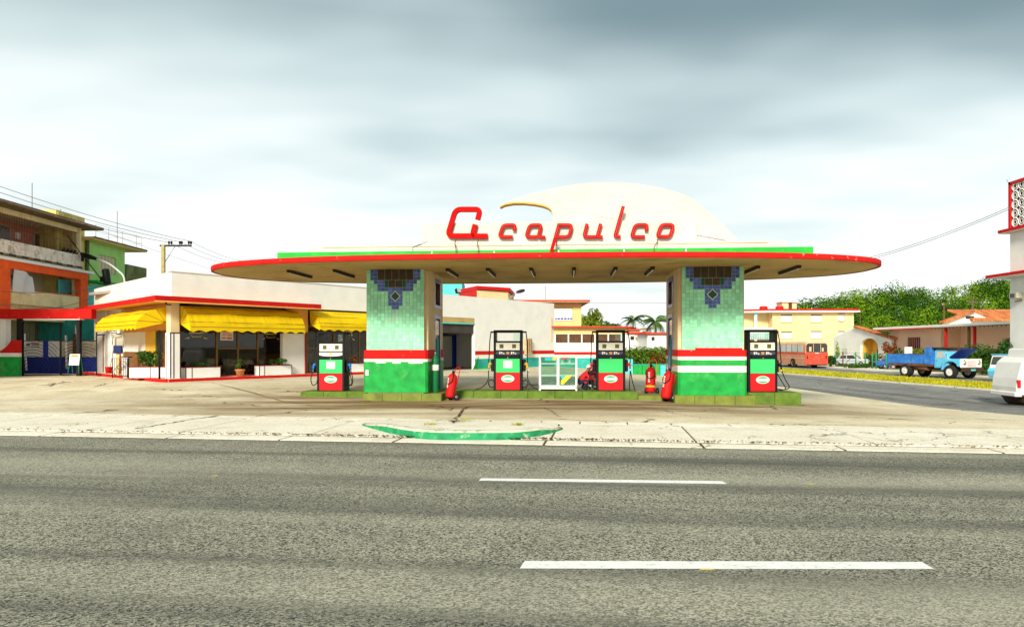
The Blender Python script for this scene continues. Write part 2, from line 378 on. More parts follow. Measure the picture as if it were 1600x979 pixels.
mat('vehicle_glass', (.045,.045,.04), .12, .2, 2, spec=.6)
mat('pale_glass', (.5,.52,.48), .15, .15, 1.5, spec=.6)
mat('truck_blue', (.03,.17,.52), .6, .25, 2.5, 0, 10, (.12,.3,.6), .6, 3, .53)
mat('truck_sky', (.13,.5,.74), .45, .08, 2)
mat('truck_white', (.75,.73,.68), .5, .08, 3)
mat('truck_navy', (.01,.025,.12), .5, .2, 3)
mat('chassis', (.05,.028,.018), .8, .3, 5)
mat('grille_pink', (.5,.36,.38), .6, .1)
mat('van_white', (.8,.79,.76), .4, .05, 1, 0, 10, (.55,.46,.3), .35, 1.6, .58)
mat('car_blue', (.02,.12,.42), .35, .08); mat('car_grey', (.45,.5,.52), .35, .08)
mat('fence_green', (.02,.26,.1), .6, .15, 3)
mat('line_white', (.78,.78,.74), .8, .08, 6, 0, 10, (.33,.31,.25), .8, 16, .57)
mat('line_yellow', (.7,.5,.03), .8, .2, 9)
mat('skin', (.25,.12,.07), .6); mat('shirt_red', (.6,.02,.03), .85, .15, 12); mat('trousers', (.02,.025,.05), .9, .15, 12); mat('hair_white', (.8,.8,.78), .9, .05)
mat('wire', (.12,.11,.11), .6); mat('wire_rose', (.35,.24,.24), .6)
mat('concrete_pole', (.42,.34,.13), .85, .2, 3, 0, 10, (.35,.28,.12), .5, 3, .55)
mat('print_red', (.6,.04,.04), .7); mat('print_blue', (.03,.08,.35), .7); mat('decal_cream', (.62,.52,.28), .6); mat('paper', (.78,.75,.68), .8, .05)
mat('aqua_sign', (.05,.5,.5), .6); mat('yellow_sign', (.8,.62,.03), .6)
def translucent(nm, f):
    t = M[nm].node_tree; b = t.nodes['Principled BSDF']; o = t.nodes['Material Output']; tr = t.nodes.new('ShaderNodeBsdfTranslucent'); mx = t.nodes.new('ShaderNodeMixShader'); mx.inputs[0].default_value = f
    t.links.new(b.inputs['Base Color'].links[0].from_socket, tr.inputs[0]); t.links.new(b.outputs[0], mx.inputs[1]); t.links.new(tr.outputs[0], mx.inputs[2]); t.links.new(mx.outputs[0], o.inputs[0])
translucent('yellow_awning', .35); translucent('cloth_white', .3)
leafmat('leaf', (.055,.135,.018)); leafmat('leaf_dark', (.03,.085,.016)); leafmat('leaf_lime', (.2,.27,.02)); leafmat('leaf_croton', (.22,.06,.015), .6)
leafmat('forest', (.085,.19,.006), .4, .1); leafmat('forest_dark', (.025,.08,.004), .4, .1); leafmat('forest_light', (.16,.27,.01), .3, .1); leafmat('palm_leaf', (.08,.16,.03), .3); leafmat('grass', (.46,.43,.02), .4, .2); leafmat('dry_leaf', (.12,.055,.022), .5)
leafmat('hedge_leaf', (.11,.2,.02), .5); leafmat('weed', (.4,.4,.02), .3)
glassmat('glass', (.8,.8,.76), .02, .02, .16); glassmat('cabinet_glass', (.82,.95,.9), .06)
# ------------------------------------------------------------------ ground, roads, pavements
def strip(name, m, XL, XR, ys, dz, n=6, zf=gz):
    mb = MB(); vs = []
    for y in ys:
        a, b = XL(y), XR(y)
        for i in range(n + 1): x = a + (b - a) * i / n; vs.append((x, y, zf(x, y) + dz))
    k = n + 1
    mb.add(vs, [(j*k+i, j*k+i+1, (j+1)*k+i+1, (j+1)*k+i) for j in range(len(ys)-1) for i in range(n)], True)
    return struct(mb.build(name, m, fix=False))
def frange(a, b, st):
    n = max(1, round((b - a) / st)); return [a + (b - a) * i / n for i in range(n + 1)]
# one ground sheet out to the horizon
xs = [-900,-400,-200,-120,-80] + frange(-60, 60, 2) + [80,120,200,400,900]; ys = [-200,-60,-20,0] + frange(8, 70, 2) + [80,100,140,200,300,500,1500]
mb = MB(); mb.add([(x, y, gz(x, y) - .07) for y in ys for x in xs], [(j*len(xs)+i, j*len(xs)+i+1, (j+1)*len(xs)+i+1, (j+1)*len(xs)+i) for j in range(len(ys)-1) for i in range(len(xs)-1)], True)
struct(mb.build('ground', 'earth', fix=False))
ROADE = lambda x: 14.38 - .125 * x
GUTT = lambda x: 15.02 - .13 * x
WALKB = lambda x: 18.8 - .15 * x
# main road: columns in x
def xsheet(name, m, xs_, Y0, Y1, dz, n, zf=gz):
    mb = MB(); vs = []
    for x in xs_:
        a, b = Y0(x), Y1(x)
        for i in range(n + 1): y = a + (b - a) * i / n; vs.append((x, y, zf(x, y) + dz))
    k = n + 1
    mb.add(vs, [(j*k+i, (j+1)*k+i, (j+1)*k+i+1, j*k+i+1) for j in range(len(xs_)-1) for i in range(n)], True)
    return struct(mb.build(name, m, fix=False))
xsheet('road', 'asphalt', frange(-70, 60, 5), lambda x: -14, lambda x: ROADE(x) + .02, -.012, 8)
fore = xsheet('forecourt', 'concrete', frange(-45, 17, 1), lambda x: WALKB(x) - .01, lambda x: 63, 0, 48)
walk = xsheet('sidewalk', 'dirt', frange(-30, 30, 2), lambda x: ROADE(x) - .05, lambda x: WALKB(x) + .05, -.006, 3)
# slabs of the sidewalk and segments of the gutter, each its own piece
def slab(name, m, par, p00, p10, p11, p01, t, g=.012, lift=0.):
    c = sum((Vector(p) for p in (p00, p10, p11, p01)), Vector((0, 0))) / 4
    q = [Vector(p) + (c - Vector(p)).normalized() * g * 1.4 for p in (p00, p10, p11, p01)]
    tl = [rnd.uniform(-.004, .004) for _ in range(4)]
    mb = MB(); z = [gz(p.x, p.y) for p in q]
    mb.add([(p.x - c.x, p.y - c.y, zz - t) for p, zz in zip(q, z)] + [(p.x - c.x, p.y - c.y, zz + lift + d) for p, zz, d in zip(q, z, tl)], [(3,2,1,0),(4,5,6,7),(0,1,5,4),(1,2,6,5),(2,3,7,6),(3,0,4,7)])
    return mb.build(name, m, par, .012, loc=(c.x, c.y, 0))
def row(name, m, par, x0, x1, wmin, wmax, Ya, Yb, t, lift, g=.012):
    x = x0; sk = -.13
    while x < x1:
        x2 = x + rnd.uniform(wmin, wmax); f = lambda xx, Y: (xx - sk * 0 + .13 * (Y(xx) - 17), Y(xx))
        slab(name, m, par, f(x, Ya), f(x2, Ya), f(x2, Yb), f(x, Yb), t, g, lift); x = x2
row('paving_slab', 'slab', walk, -24, 22, 2.3, 3.6, lambda x: GUTT(x) + .09, lambda x: WALKB(x) - .64, .03, .024, .022)
row('paving_slab', 'slab', walk, -24, 22, 1.0, 1.5, lambda x: WALKB(x) - .6, lambda x: WALKB(x) - .02, .03, .016, .014)
row('gutter_slab', 'slab', walk, -22, 22, 2.4, 3.2, lambda x: ROADE(x), lambda x: GUTT(x), .03, .003, .016)
# side street, median, far carriageway, far pavement
MN = lambda y: 25.85 - .108 * (y - 37.8); MF = lambda y: 30.1 - .078 * (y - 44); FC = lambda y: 35.2 - .035 * (y - 50)
ysr = frange(13, 60, 2) + frange(65, 160, 8)
NE = lambda y: 16.6 - .03 * (y - 20)
strip('side_street', 'asphalt_side', NE, lambda y: MN(y) + .05, ysr, .006, 8)
strip('side_street_far_lane', 'asphalt_side', lambda y: MF(y) - .05, lambda y: FC(y) + .05, ysr, .006, 4)
strip('side_verge', 'concrete', lambda y: 36.9, lambda y: 75, ysr, -.01, 6)
def kerbed(name, m, a, b, y0, y1, h, w):
    for nm, XL, XR, mm, zz in ((name, a, b, m, h - .02), ('kerb_stone', lambda y: a(y) - w, a, 'slab', h), ('kerb_stone', b, lambda y: b(y) + w, 'slab', h)):
        mb = MB(); ys_ = frange(y0, y1, 2.5); vs = []
        for y in ys_:
            for x in (XL(y), XR(y)):
                vs += [(x, y, gz(x, y) - .05), (x, y, gz(x, y) + zz)]
        fs = []
        for j in range(len(ys_) - 1):
            p, q = 4*j, 4*j+4; fs += [(p+1, p+3, q+3, q+1), (p, p+1, q+1, q), (p+2, q+2, q+3, p+3)]
        fs += [(0, 2, 3, 1)]; struct(mb.add(vs, fs).build(nm, mm))
kerbed('median', 'earth', MN, MF, 30, 150, .1, .15)
kerbed('far_pavement', 'slab', FC, lambda y: FC(y) + 1.9, 20, 150, .13, .12)
# median grass
mb = MB(); g2 = random.Random(3)
for i in range(26000):
    y = 30 + 60 * g2.random() ** 1.4; x = MN(y) + (MF(y) - MN(y)) * g2.random(); z = gz(x, y) + .07
    h = g2.uniform(.05, .2); w = .03; a = g2.uniform(0, 6.28); dx, dy = math.cos(a) * w, math.sin(a) * w; lx, ly = g2.uniform(-.08, .08), g2.uniform(-.08, .08)
    mb.add([(x-dx, y-dy, z), (x+dx, y+dy, z), (x+lx, y+ly, z+h)], [(0, 1, 2)])
go = mb.build('median_grass', 'grass', fix=False); go['kind'] = 'stuff'; tag(go, 'yellow green grass on the strip between the two lanes of the side street', 'grass')
# litter of brown leaves along the gutter
mb = MB()
for i in range(1500):
    x = g2.uniform(-16, 14); y = GUTT(x) + g2.gauss(.02, .05) + (abs(g2.gauss(0, .25)) if g2.random() < .12 else 0); a = g2.uniform(0, 6.28); r = g2.uniform(.015, .045); z = .026 + g2.uniform(0, .02)
    if g2.random() < .45: x = g2.gauss(-.8, 3.2); y = GUTT(x) - .02 + g2.gauss(0, .05)
    mb.add([(x + r*math.cos(a), y + r*math.sin(a), z), (x - r*.5*math.sin(a), y + r*.5*math.cos(a), z + .012), (x - r*math.cos(a), y - r*math.sin(a), z), (x + r*.5*math.sin(a), y - r*.5*math.cos(a), z + .008)], [(0,1,2,3)])
o = mb.build('leaf_litter', 'dry_leaf', fix=False); o['kind'] = 'stuff'; tag(o, 'brown dry leaves and dirt caught along the gutter line', 'litter')
# lane markings
def dash(name, label, pts, m='line_white', grp='road lane dashes'):
    mb = MB(); n = 14; tp = [Vector(p) for p in pts]; vs = []
    for i in range(n + 1):
        t = i / n; a = tp[0].lerp(tp[1], t); b = tp[3].lerp(tp[2], t)
        vs += [(a.x, a.y + g2.uniform(-.006, .006), -.008), (b.x, b.y + g2.uniform(-.006, .006), -.008)]
    mb.add(vs, [(2*i, 2*i+2, 2*i+3, 2*i+1) for i in range(n)])
    o = mb.build(name, m, fix=False); o['label'] = label; o['category'] = 'road marking'; o['group'] = grp
def GP(px, py): y = H * F / (py - 540); return ((px - 800) / F * y, y)
dash('lane_marking', 'white lane dash on the asphalt farther from the viewer', [GP(748, 749.5), GP(1136, 754.5), GP(1128, 750), GP(752, 745.5)])
dash('lane_marking', 'long white lane dash on the asphalt nearest the viewer', [GP(812, 886), GP(1460, 887), GP(1440, 875.5), GP(820, 874)])
dash('paint_spot', 'small yellow paint spot touching the nearest white dash', [GP(1092, 888.5), GP(1118, 888.5), GP(1112, 886.8), GP(1096, 886.8)], 'line_yellow', 'yellow paint spots on road')
dash('paint_spot', 'small yellow paint spot on asphalt right of the farther dash', [GP(1260, 755), GP(1271, 755), GP(1270, 754), GP(1261, 754)], 'line_yellow', 'yellow paint spots on road')
dash('paint_spot', 'small yellow paint spot on asphalt at the left', [GP(330, 742.5), GP(341, 742.5), GP(340, 741.5), GP(331, 741.5)], 'line_yellow', 'yellow paint spots on road')

# boat shaped kerb at the pavement edge
kb = thing('kerb_island', 'curved green painted kerb island at the edge of the sidewalk', 'kerb', (-1.2, 16, 0))
pts = []
for i in range(33):
    t = i / 32; px = 565 + 315 * t; s_ = 2 * t - 1
    y = 14.93 + (2.6 * abs(s_) ** 2.9 if s_ < 0 else 1.75 * s_ ** 4.6)
    x = WX(px, y); pts.append((x + 1.2, y - 16))
mb = MB(); nn_ = len(pts); vs = []
for i, (x, y) in enumerate(pts):
    e = .35 + .65 * sm(min(i, nn_ - 1 - i) / 4); h = .2 * e; cxm = -.05; dxn = (cxm - x) * .035; dyn = .13 * e
    vs += [(x, y, -.03), (x + dxn * .1, y + .015, h * .78), (x + dxn * .2, y + .04, h * .9), (x + dxn * .6, y + .08, h), (x + dxn, y + dyn + .05, h), (x + dxn * 1.1, y + dyn + .08, h - .03), (x + dxn * 1.1, y + dyn + .08, -.03)]
for i in range(nn_ - 1):
    for j in range(6): mb.m = 0 if j < 1 else (2 if j < 4 else 1); mb.add([vs[7*i+j], vs[7*i+7+j], vs[7*i+8+j], vs[7*i+1+j]], [(0,1,2,3)], True)
mb.m = 0; mb.add(vs[:7], [tuple(range(7))]); mb.add(vs[-7:], [tuple(range(7))])
mb.build('kerb_edge', ['kerb_green', 'slab', 'kerb_worn'], kb)
mb = MB(); inner = [vs[7*i+5] for i in range(nn_)]
back = [(inner[-1][0], .95 + 1.2), (inner[0][0], 1.75 + .9)]
mb.add([(p[0], p[1], .13 if 3 < i < nn_-4 else .07) for i, p in enumerate(inner)] + [(b[0], b[1], .03) for b in back], [tuple(range(nn_ + 2))]); mb.build('kerb_fill', 'slab', kb)
# weeds in the cracks
def tuft(label, x, y, n, sp, h, z=.02, m='weed'):
    mb = MB()
    for i in range(n):
        a = g2.uniform(0, 6.28); d = abs(g2.gauss(0, sp)); px, py = d * math.cos(a), d * math.sin(a) * .5; hh = g2.uniform(.4, 1) * h; w = .008; b = g2.uniform(0, 6.28)
        mb.add([(px - w*math.cos(b), py - w*math.sin(b), 0), (px + w*math.cos(b), py + w*math.sin(b), 0), (px + g2.uniform(-.05,.05), py + g2.uniform(-.05,.05), hh)], [(0,1,2)])
    o = mb.build('weed_tuft', m, fix=False, loc=(x, y, z)); tag(o, label, 'weeds', 'weeds on the kerb island'); o['kind'] = 'stuff'
for lab, px, py, n, sp, h, m in (('yellow weeds on the kerb island left of the crack', 673, 668, 110, .14, .07, 'weed'), ('low weeds spread right of the crack on the kerb island', 728, 660, 120, .2, .05, 'weed'), ('yellow weed clump at the right end of the kerb island', 810, 668, 110, .09, .08, 'weed'), ('brown dead leaves at the foot of the crack on the kerb island', 711, 662, 160, .14, .04, 'dry_leaf')):
    x, y = GP(px, py); tuft(lab, x, y, n, sp, h, .07, m)
# the wide crack that runs from the island across the slabs
mb = MB(); cp = [GP(706, 664), GP(712, 655), GP(718, 647), GP(724, 640), GP(733, 635)]
cp2 = [GP(850, 638), GP(862, 643), GP(868, 649), GP(878, 652)]; cp3 = [GP(676, 658), GP(690, 657), GP(706, 657)]; cp4 = [GP(260, 603), GP(330, 609), GP(400, 619), GP(450, 629), GP(500, 634)]; cp6 = [GP(215, 671), GP(250, 664.5), GP(300, 656.5), GP(350, 649)]; cp8 = [GP(1000, 636), GP(1040, 642), GP(1075, 650), GP(1110, 655)]; cp5 = [GP(1290, 632), GP(1350, 640), GP(1430, 646), GP(1520, 650), GP(1600, 652)]
for path, w in ((cp, .06), (cp2, .03), (cp3, .05), (cp4, .045), (cp5, .05), (cp6, .075), (cp8, .03)):
    fine = []
    for i in range(len(path) - 1):
        for k in range(6):
            t = k / 6; a, b = Vector(path[i]), Vector(path[i+1]); q = a.lerp(b, t); fine.append(q + Vector((g2.gauss(0, .03), g2.gauss(0, .03))))
    vs = []
    for i, q in enumerate(fine):
        d = (fine[min(i+1, len(fine)-1)] - fine[max(i-1, 0)]).normalized(); nn2 = Vector((-d.y, d.x)) * w * g2.uniform(.3, 1.3) / 2
        for p in (q + nn2, q - nn2): vs.append((p.x, p.y, gz(p.x, p.y) + .031 + (.05 if path in (cp, cp3) and p.y < 18.2 else 0)))
    mb.add(vs, [(2*i, 2*i+1, 2*i+3, 2*i+2) for i in range(len(fine)-1)])
o = mb.build('pavement_cracks', 'dirt', fix=False); struct(o)

# ------------------------------------------------------------------ canopy of the station
CX, CY, YAW = .853, 25.924, R(-4.63)
cc, ss = math.cos(YAW), math.sin(YAW)
def U(px, v):
    k = (px - 800) / F; return (k * (CY + v * cc) - CX + v * ss) / (cc - k * ss)
def Yw(u, v): return CY + u * ss + v * cc
def Z(px, py, v): return H - (py - 540) / F * Yw(U(px, v), v)
def L2W(u, v, z=0): return Vector((CX + u * cc - v * ss, CY + u * ss + v * cc, z))
can = thing('gas_station_canopy', 'long oval concrete canopy with red rim on two tiled pillars carrying the Acapulco lettering', 'canopy', (CX, CY, 0), YAW)
A_, B_, NE_ = 11.92, 4.39, 2.55
def rimpt(t, ins=0.):
    c_, s_ = math.cos(t), math.sin(t)
    return ((A_ - ins) * math.copysign(abs(c_) ** (2 / NE_), c_), (B_ - ins) * math.copysign(abs(s_) ** (2 / NE_), s_))
NR = 200; ts = [2 * math.pi * i / NR for i in range(NR)]
def loft(mb, rings, smooth=True, close=False):
    for a, b in zip(rings, rings[1:]):
        mb.add(a + b, [(i, (i+1) % NR, NR + (i+1) % NR, NR + i) for i in range(NR)], smooth)
ring = lambda ins, z: [(*rimpt(t, ins), z) for t in ts]
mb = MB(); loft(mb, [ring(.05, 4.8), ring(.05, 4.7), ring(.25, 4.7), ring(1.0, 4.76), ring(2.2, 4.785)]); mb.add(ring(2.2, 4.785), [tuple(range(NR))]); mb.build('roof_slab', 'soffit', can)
mb = MB(); loft(mb, [ring(.05, 4.8), ring(.3, 4.81)]); mb.add(ring(.3, 4.81), [tuple(range(NR))]); mb.build('roof_deck', 'roof_top', can)
mb = MB(); loft(mb, [ring(.06, 4.68), ring(.0, 4.68), ring(-.012, 4.70), ring(-.012, 4.84), ring(.0, 4.855), ring(.12, 4.855), ring(.12, 4.79)]); mb.build('rim', 'red', can)
v1 = -1.0
B('green_tier', 'green_band', can, U(433, v1), U(1271, v1), v1, 1.0, 4.8, 5.40, .01)
v2 = -.6
B('white_tier', 'sail', can, U(482, v2), U(1229, v2), v2, .8, 5.39, 5.69, .01)
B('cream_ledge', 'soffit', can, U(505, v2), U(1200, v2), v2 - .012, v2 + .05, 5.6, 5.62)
z4 = lambda zx, zy, v: (U(640 + zx / 2.963, v), Z(640 + zx / 2.963, 270 + zy / 2.963, v))
v3 = -.18
p0 = z4(50, 234, v3)
B('sign_panel', 'sail', can, p0[0], U(640 + 1330 / 2.963, v3), v3, .04, 5.685, p0[1], .01)
sail = [z4(a, b, 0) for a, b in ((417,157),(422,146),(445,134),(500,113),(560,95),(630,78),(700,63),(775,51),(850,44),(920,42),(990,43),(1060,50),(1130,61),(1200,76),(1270,97),(1320,125),(1365,158),(1410,197),(1450,235),(1490,275),(1525,308),(1545,330))]
sail += [(sail[-1][0], 5.68), (z4(661, 300, 0)[0], 5.68)] + [z4(a, b, 0) for a, b in ((661,190),(655,172),(640,160),(615,151),(580,144),(530,139),(480,139),(440,146))]
mb = MB(); mb.prism(sail, 'y', .05, .42); mb.build('sail_wall', 'sail', can, .012)
mb = MB(); und = sail[-9:] + [sail[0]]
for (a, b) in zip(und, und[1:]): mb.add([(a[0], .045, a[1] - .012), (b[0], .045, b[1] - .012), (b[0], .425, b[1] - .012), (a[0], .425, a[1] - .012), (a[0], .045, a[1] + .045), (b[0], .045, b[1] + .045)], [(0,1,2,3), (0,1,5,4)])
mb.build('sail_under_shade', 'orange_paint', can, fix=False)  # orange-brown strip paints in the shadow on the sail's underside
# lettering
vl = -.34
def letter(paths, w, inline=True, thick=.08):
    mb = MB(); tb = MB()
    for pa, closed in paths:
        q = [z4(a, b, vl) for a, b in pa]
        stroke(mb, q, w, vl, vl + thick, w * 1.15, closed)
        if inline:
            f = fillet([Vector(p) for p in q], w * 1.15, 5, closed)
            if closed: f.append(f[0])
            tb.tube([(p.x, vl - .012, p.y) for p in f], .006, 5)
    o = mb.build('letter', 'letter_red', can, .003)
    if inline: tb.build('neon_tube', 'tube_cream', o)
    return o
S_ = F / 25.9 * 2.963   # zoom px per metre
letter([([(314,216),(327,168),(212,168),(175,291),(300,291)], False), ([(303,238),(288,292),(360,292)], False)], 23 / S_, False, .14)
letter([([(483,268),(489,241),(433,241),(414,296),(477,296)], False)], 15 / S_)
letter([([(603,264),(609,241),(556,241),(538,296),(592,296)], False), ([(604,262),(595,296),(628,298)], False)], 15 / S_)
letter([([(692,237),(656,364)], False), ([(684,241),(752,241),(738,296),(674,296)], False)], 15 / S_)
letter([([(822,235),(806,296),(868,296)], False), ([(885,235),(868,296),(894,297)], False)], 15 / S_)
letter([([(990,154),(950,295),(977,295)], False)], 15 / S_)
letter([([(1096,268),(1101,240),(1045,240),(1027,296),(1090,296)], False)], 15 / S_)
letter([([(1165,240),(1223,240),(1207,295),(1147,295)], True)], 15 / S_)
mb = MB(); stroke(mb, [z4(675, 298, -1.14), z4(656, 364, -1.14)], 15 / S_, -1.14, -1.06); mb.build('letter_tail', 'letter_red', can)
# posts and wire rail at the front of the tiers
for zx in (103, 392, 690, 993, 1280):
    u, _ = z4(zx, 360, -3.0); mb = MB().tube([(u, -3.0, 4.8), (u, -3.0, 5.1)], .022, 6); mb.build('rail_post', 'white_clean', can)
for zx, zx2 in ((215, 215), (318, 318), (1145, 1132), (681, 678)):
    a = z4(zx, 310, vl); b = z4(zx2, 366, -1.12); MB().tube([(a[0], vl, a[1]), (a[0], -.62, 5.72), (b[0], -1.12, 5.42), (b[0], -1.12, 4.8)], .016, 5).build('letter_stay', 'rust', can)
MB().tube([(U(645, -.62), -.62, 5.35), (U(645, -.62), -.62, 5.6), (U(668, -.62), -.64, 5.78)], .012, 5).build('cable', 'wire', can)
# tube lamps under the soffit, pointing front to back
for px in (469, 538, 707, 767.5, 832, 896.5, 959, 1014.6, 1172, 1233):
    u = U(px, .25); MBx = MB(); MBx.prism([(-.07, 0), (.07, 0), (.055, -.09), (-.055, -.09)], 'y', -1.15, 1.15)
    l = MBx.build('lamp_fixture', 'chassis', can, .005, loc=(u, .25, 4.775)); MB().tube([(0, -1.05, -.115), (0, 1.05, -.115)], .022, 8).build('lamp_tube', 'panel_white', l)

def pillar(uc, sd, bands, patches):
    w = 1.06; vf = -.66
    core = MB(); core.box(uc - w + .02, uc + w - .02, vf + .02, vf + 1.5, .05, 4.79)
    core.box(uc - w - .1, uc + w + .1, vf + .28, vf + 1.5, .05, 4.79)
    core.box(uc - w - .1, uc + w + .1, vf + 2.75, vf + 3.25, .05, 4.79)
    iw = uc + sd * (w + .1); rec = iw - sd * .09
    core.box(min(uc - sd * (w + .1), rec), max(uc - sd * (w + .1), rec), vf + 1.5, vf + 2.75, .05, 4.79)
    core.box(min(rec, iw), max(rec, iw), vf + 1.5, vf + 2.75, 3.2, 3.45); core.box(min(rec, iw), max(rec, iw), vf + 1.5, vf + 2.75, 4.6, 4.79)
    P = core.build('pillar', 'cream_wall', can, .015)
    # painted lower bands, proud of the body
    for z0, z1, m in bands:
        nm = {'red': 'red_band', 'green_dado': 'green_band', 'white_dado': 'white_band'}[m]
        mb = MB(); mb.prism([(uc - w - .05, vf - .03), (uc + w + .05, vf - .03), (uc + w + .13, vf + .06), (uc + w + .13, vf + 1.46), (uc - w - .13, vf + 1.46), (uc - w - .13, vf + .06)], 'z', z0, z1); mb.build(nm, m, P)
        mb = MB(); mb.box(uc - w - .125, uc + w + .125, vf + 2.77, vf + 3.27, z0, z1); mb.build(nm, m, P)
    for (a, b, z0, z1, m) in patches: B('paint_patch', m, P, uc + a, uc + b, vf - .034, vf - .02, z0, z1)
    # tiles
    zt = 4.785; ztile = bands[0][1]; nc = 16; pt = 2 * w / nc; rows = int((zt - ztile) / pt) + 1
    cells = {}
    for c in range(nc):
        for r in range(rows): cells[c, r] = 'mint'
    def setc(cs, rs, m):
        for c in cs:
            for r in rs: cells[c, r] = m
    setc((1, 2, 13, 14), range(0, 3), 'tile_blue'); setc((2, 13), (3,), 'tile_blue'); setc((3, 4, 5, 10, 11, 12), (3, 4, 5), 'tile_blue'); setc((3, 12), (5,), 'tile_blue'); setc(range(6, 10), range(5, 10), 'tile_blue'); setc((7, 8), (10,), 'tile_blue')
    setc(range(3, 13), range(0, 3), None); setc((6, 7, 8, 9), (3, 4), None); setc((5, 10), (3, 4), None); setc((1,14), (2,), 'tile_blue')
    B('tile_bed', 'grout', P, uc - w, uc + w, vf - .002, vf + .02, ztile - .02, zt - .003)
    for mname, pname in (('mint', 'mint_tiles'), ('tile_blue', 'blue_tiles')):
        mb = MB()
        for (c, r), m in cells.items():
            if m != mname: continue
            x0 = uc - w + c * pt + .004; x1 = x0 + pt - .008; z1 = zt - r * pt - .004; z0 = max(z1 - pt + .008, ztile)
            if z1 - z0 < .02: continue
            d = vf - .012 - rnd.uniform(0, .003)
            mb.add([(x0, vf, z0), (x1, vf, z0), (x1, vf, z1), (x0, vf, z1), (x0+.003, d, z0+.003), (x1-.003, d, z0+.003), (x1-.003, d, z1-.003), (x0+.003, d, z1-.003)], [(4,5,6,7),(0,1,5,4),(1,2,6,5),(2,3,7,6),(3,0,4,7)])
        mb.build(pname, mname, P, fix=False, kind='stuff')
    for i in range(5):
        x0 = uc - w + (3 + 2 * i) * pt; B('brown_tile', 'tile_brown', P, x0 + .006, x0 + 2*pt - .006, vf - .014, vf, zt - 3*pt + .006, zt - .006, .003)
    B('brown_tile', 'tile_brown', P, uc - 2*pt + .006, uc - .006, vf - .014, vf, zt - 5*pt + .006, zt - 3*pt - .006, .003); B('brown_tile', 'tile_brown', P, uc + .006, uc + 2*pt - .006, vf - .014, vf, zt - 5*pt + .006, zt - 3*pt - .006, .003)
    for c in (5, 10): x0 = uc - w + c * pt; B('green_tile', 'tile_green', P, x0 + .006, x0 + pt - .006, vf - .014, vf, zt - 5*pt + .006, zt - 3*pt - .006, .003)
    q = .2; mb = MB(); mb.prism([(uc - q, zt - 7.4*pt), (uc, zt - 7.4*pt - q), (uc + q, zt - 7.4*pt), (uc, zt - 7.4*pt + q)], 'y', vf - .02, vf - .011); mb.build('diamond_tile_edge', 'panel_white', P)
    q = .165; mb = MB(); mb.prism([(uc - q, zt - 7.4*pt), (uc, zt - 7.4*pt - q), (uc + q, zt - 7.4*pt), (uc, zt - 7.4*pt + q)], 'y', vf - .028, vf - .019); mb.build('diamond_tile', 'tile_green', P)
    # side of the pillar with grille, door and blue tile surround
    x_ = iw
    def sbox(nm, m, va, vb, z0, z1, t0, t1): return B(nm, m, P, min(x_ + sd*t0, x_ + sd*t1), max(x_ + sd*t0, x_ + sd*t1), vf + va, vf + vb, z0, z1)
    for z0, z1 in ((3.45, 4.6), (.05, 3.2)):
        sbox('blue_tile_surround', 'tile_blue', 1.46, 1.62, z0, z1, -.02, .012); sbox('blue_tile_surround', 'tile_blue', 2.63, 2.78, z0, z1, -.02, .012); sbox('blue_tile_surround', 'tile_blue', 1.62, 2.63, z1 - .14, z1, -.02, .012)
    sbox('blue_tile_surround', 'tile_blue', 1.62, 2.63, 3.45, 3.59, -.02, .012)
    sbox('door', 'teal_wall', 1.66, 2.6, .3, 2.3, -.08, -.04); sbox('door_void', 'dark_room', 1.66, 2.1, .9, 2.25, -.045, -.03); sbox('transom_window', 'pale_glass', 1.66, 2.6, 2.42, 2.98, -.06, -.02); sbox('door_lower_panel', 'panel_white', 1.7, 2.56, .32, 1.15, -.045, -.025)
    sbox('grille_void', 'dark_room', 1.62, 2.63, 3.59, 4.46, -.085, -.07)
    mb = MB()
    for a, b in (((1.64, 4.02), (1.95, 4.44)), ((1.64, 4.02), (1.95, 3.61)), ((2.6, 4.44), (2.25, 4.02)), ((2.25, 4.02), (2.6, 3.61)), ((2.1, 4.45), (2.1, 3.6))): mb.tube([(x_ - sd*.03, vf + a[0], a[1]), (x_ - sd*.03, vf + b[0], b[1])], .022, 6)
    mb.build('window_grille', 'rust', P)
    return P
pillar(-5.07, 1, [(1.52, 1.85, 'red'), (1.42, 1.52, 'white_dado'), (.3, 1.42, 'green_dado')], [(-1.1, -.99, .92, 1.12, 'white_dado'), (-.72, -.35, 1.37, 1.45, 'white_dado'), (-.1, .2, 1.36, 1.44, 'white_dado'), (.5, 1.02, 1.36, 1.46, 'white_dado')])
pillar(6.27, -1, [(1.62, 1.86, 'red'), (1.5, 1.62, 'white_dado'), (1.3, 1.5, 'green_dado'), (1.07, 1.3, 'white_dado'), (.26, 1.07, 'green_dado')], [(-.6, 1.02, 1.855, 1.93, 'red')])

# green gas cylinder leaning at the inner side of the left pillar
g_ = thing('gas_cylinder', 'tall green gas cylinder with white collar against the left tiled pillar', 'gas cylinder', L2W(-3.72, .0, .27), YAW)
MB().lathe([(.0, 0), (.13, 0), (.14, .02), (.14, 1.15), (.12, 1.26), (.05, 1.33), (.04, 1.42), (0, 1.42)], 18).build('shell', 'cylinder_green', g_)
MB().lathe([(.1405, .82), (.143, .83), (.143, 1.02), (.1405, 1.03)], 18, cap=False).build('collar', 'white_dado', g_); MB().lathe([(.0, 1.4), (.035, 1.4), (.03, 1.5), (0, 1.5)], 10).build('valve', 'steel', g_)

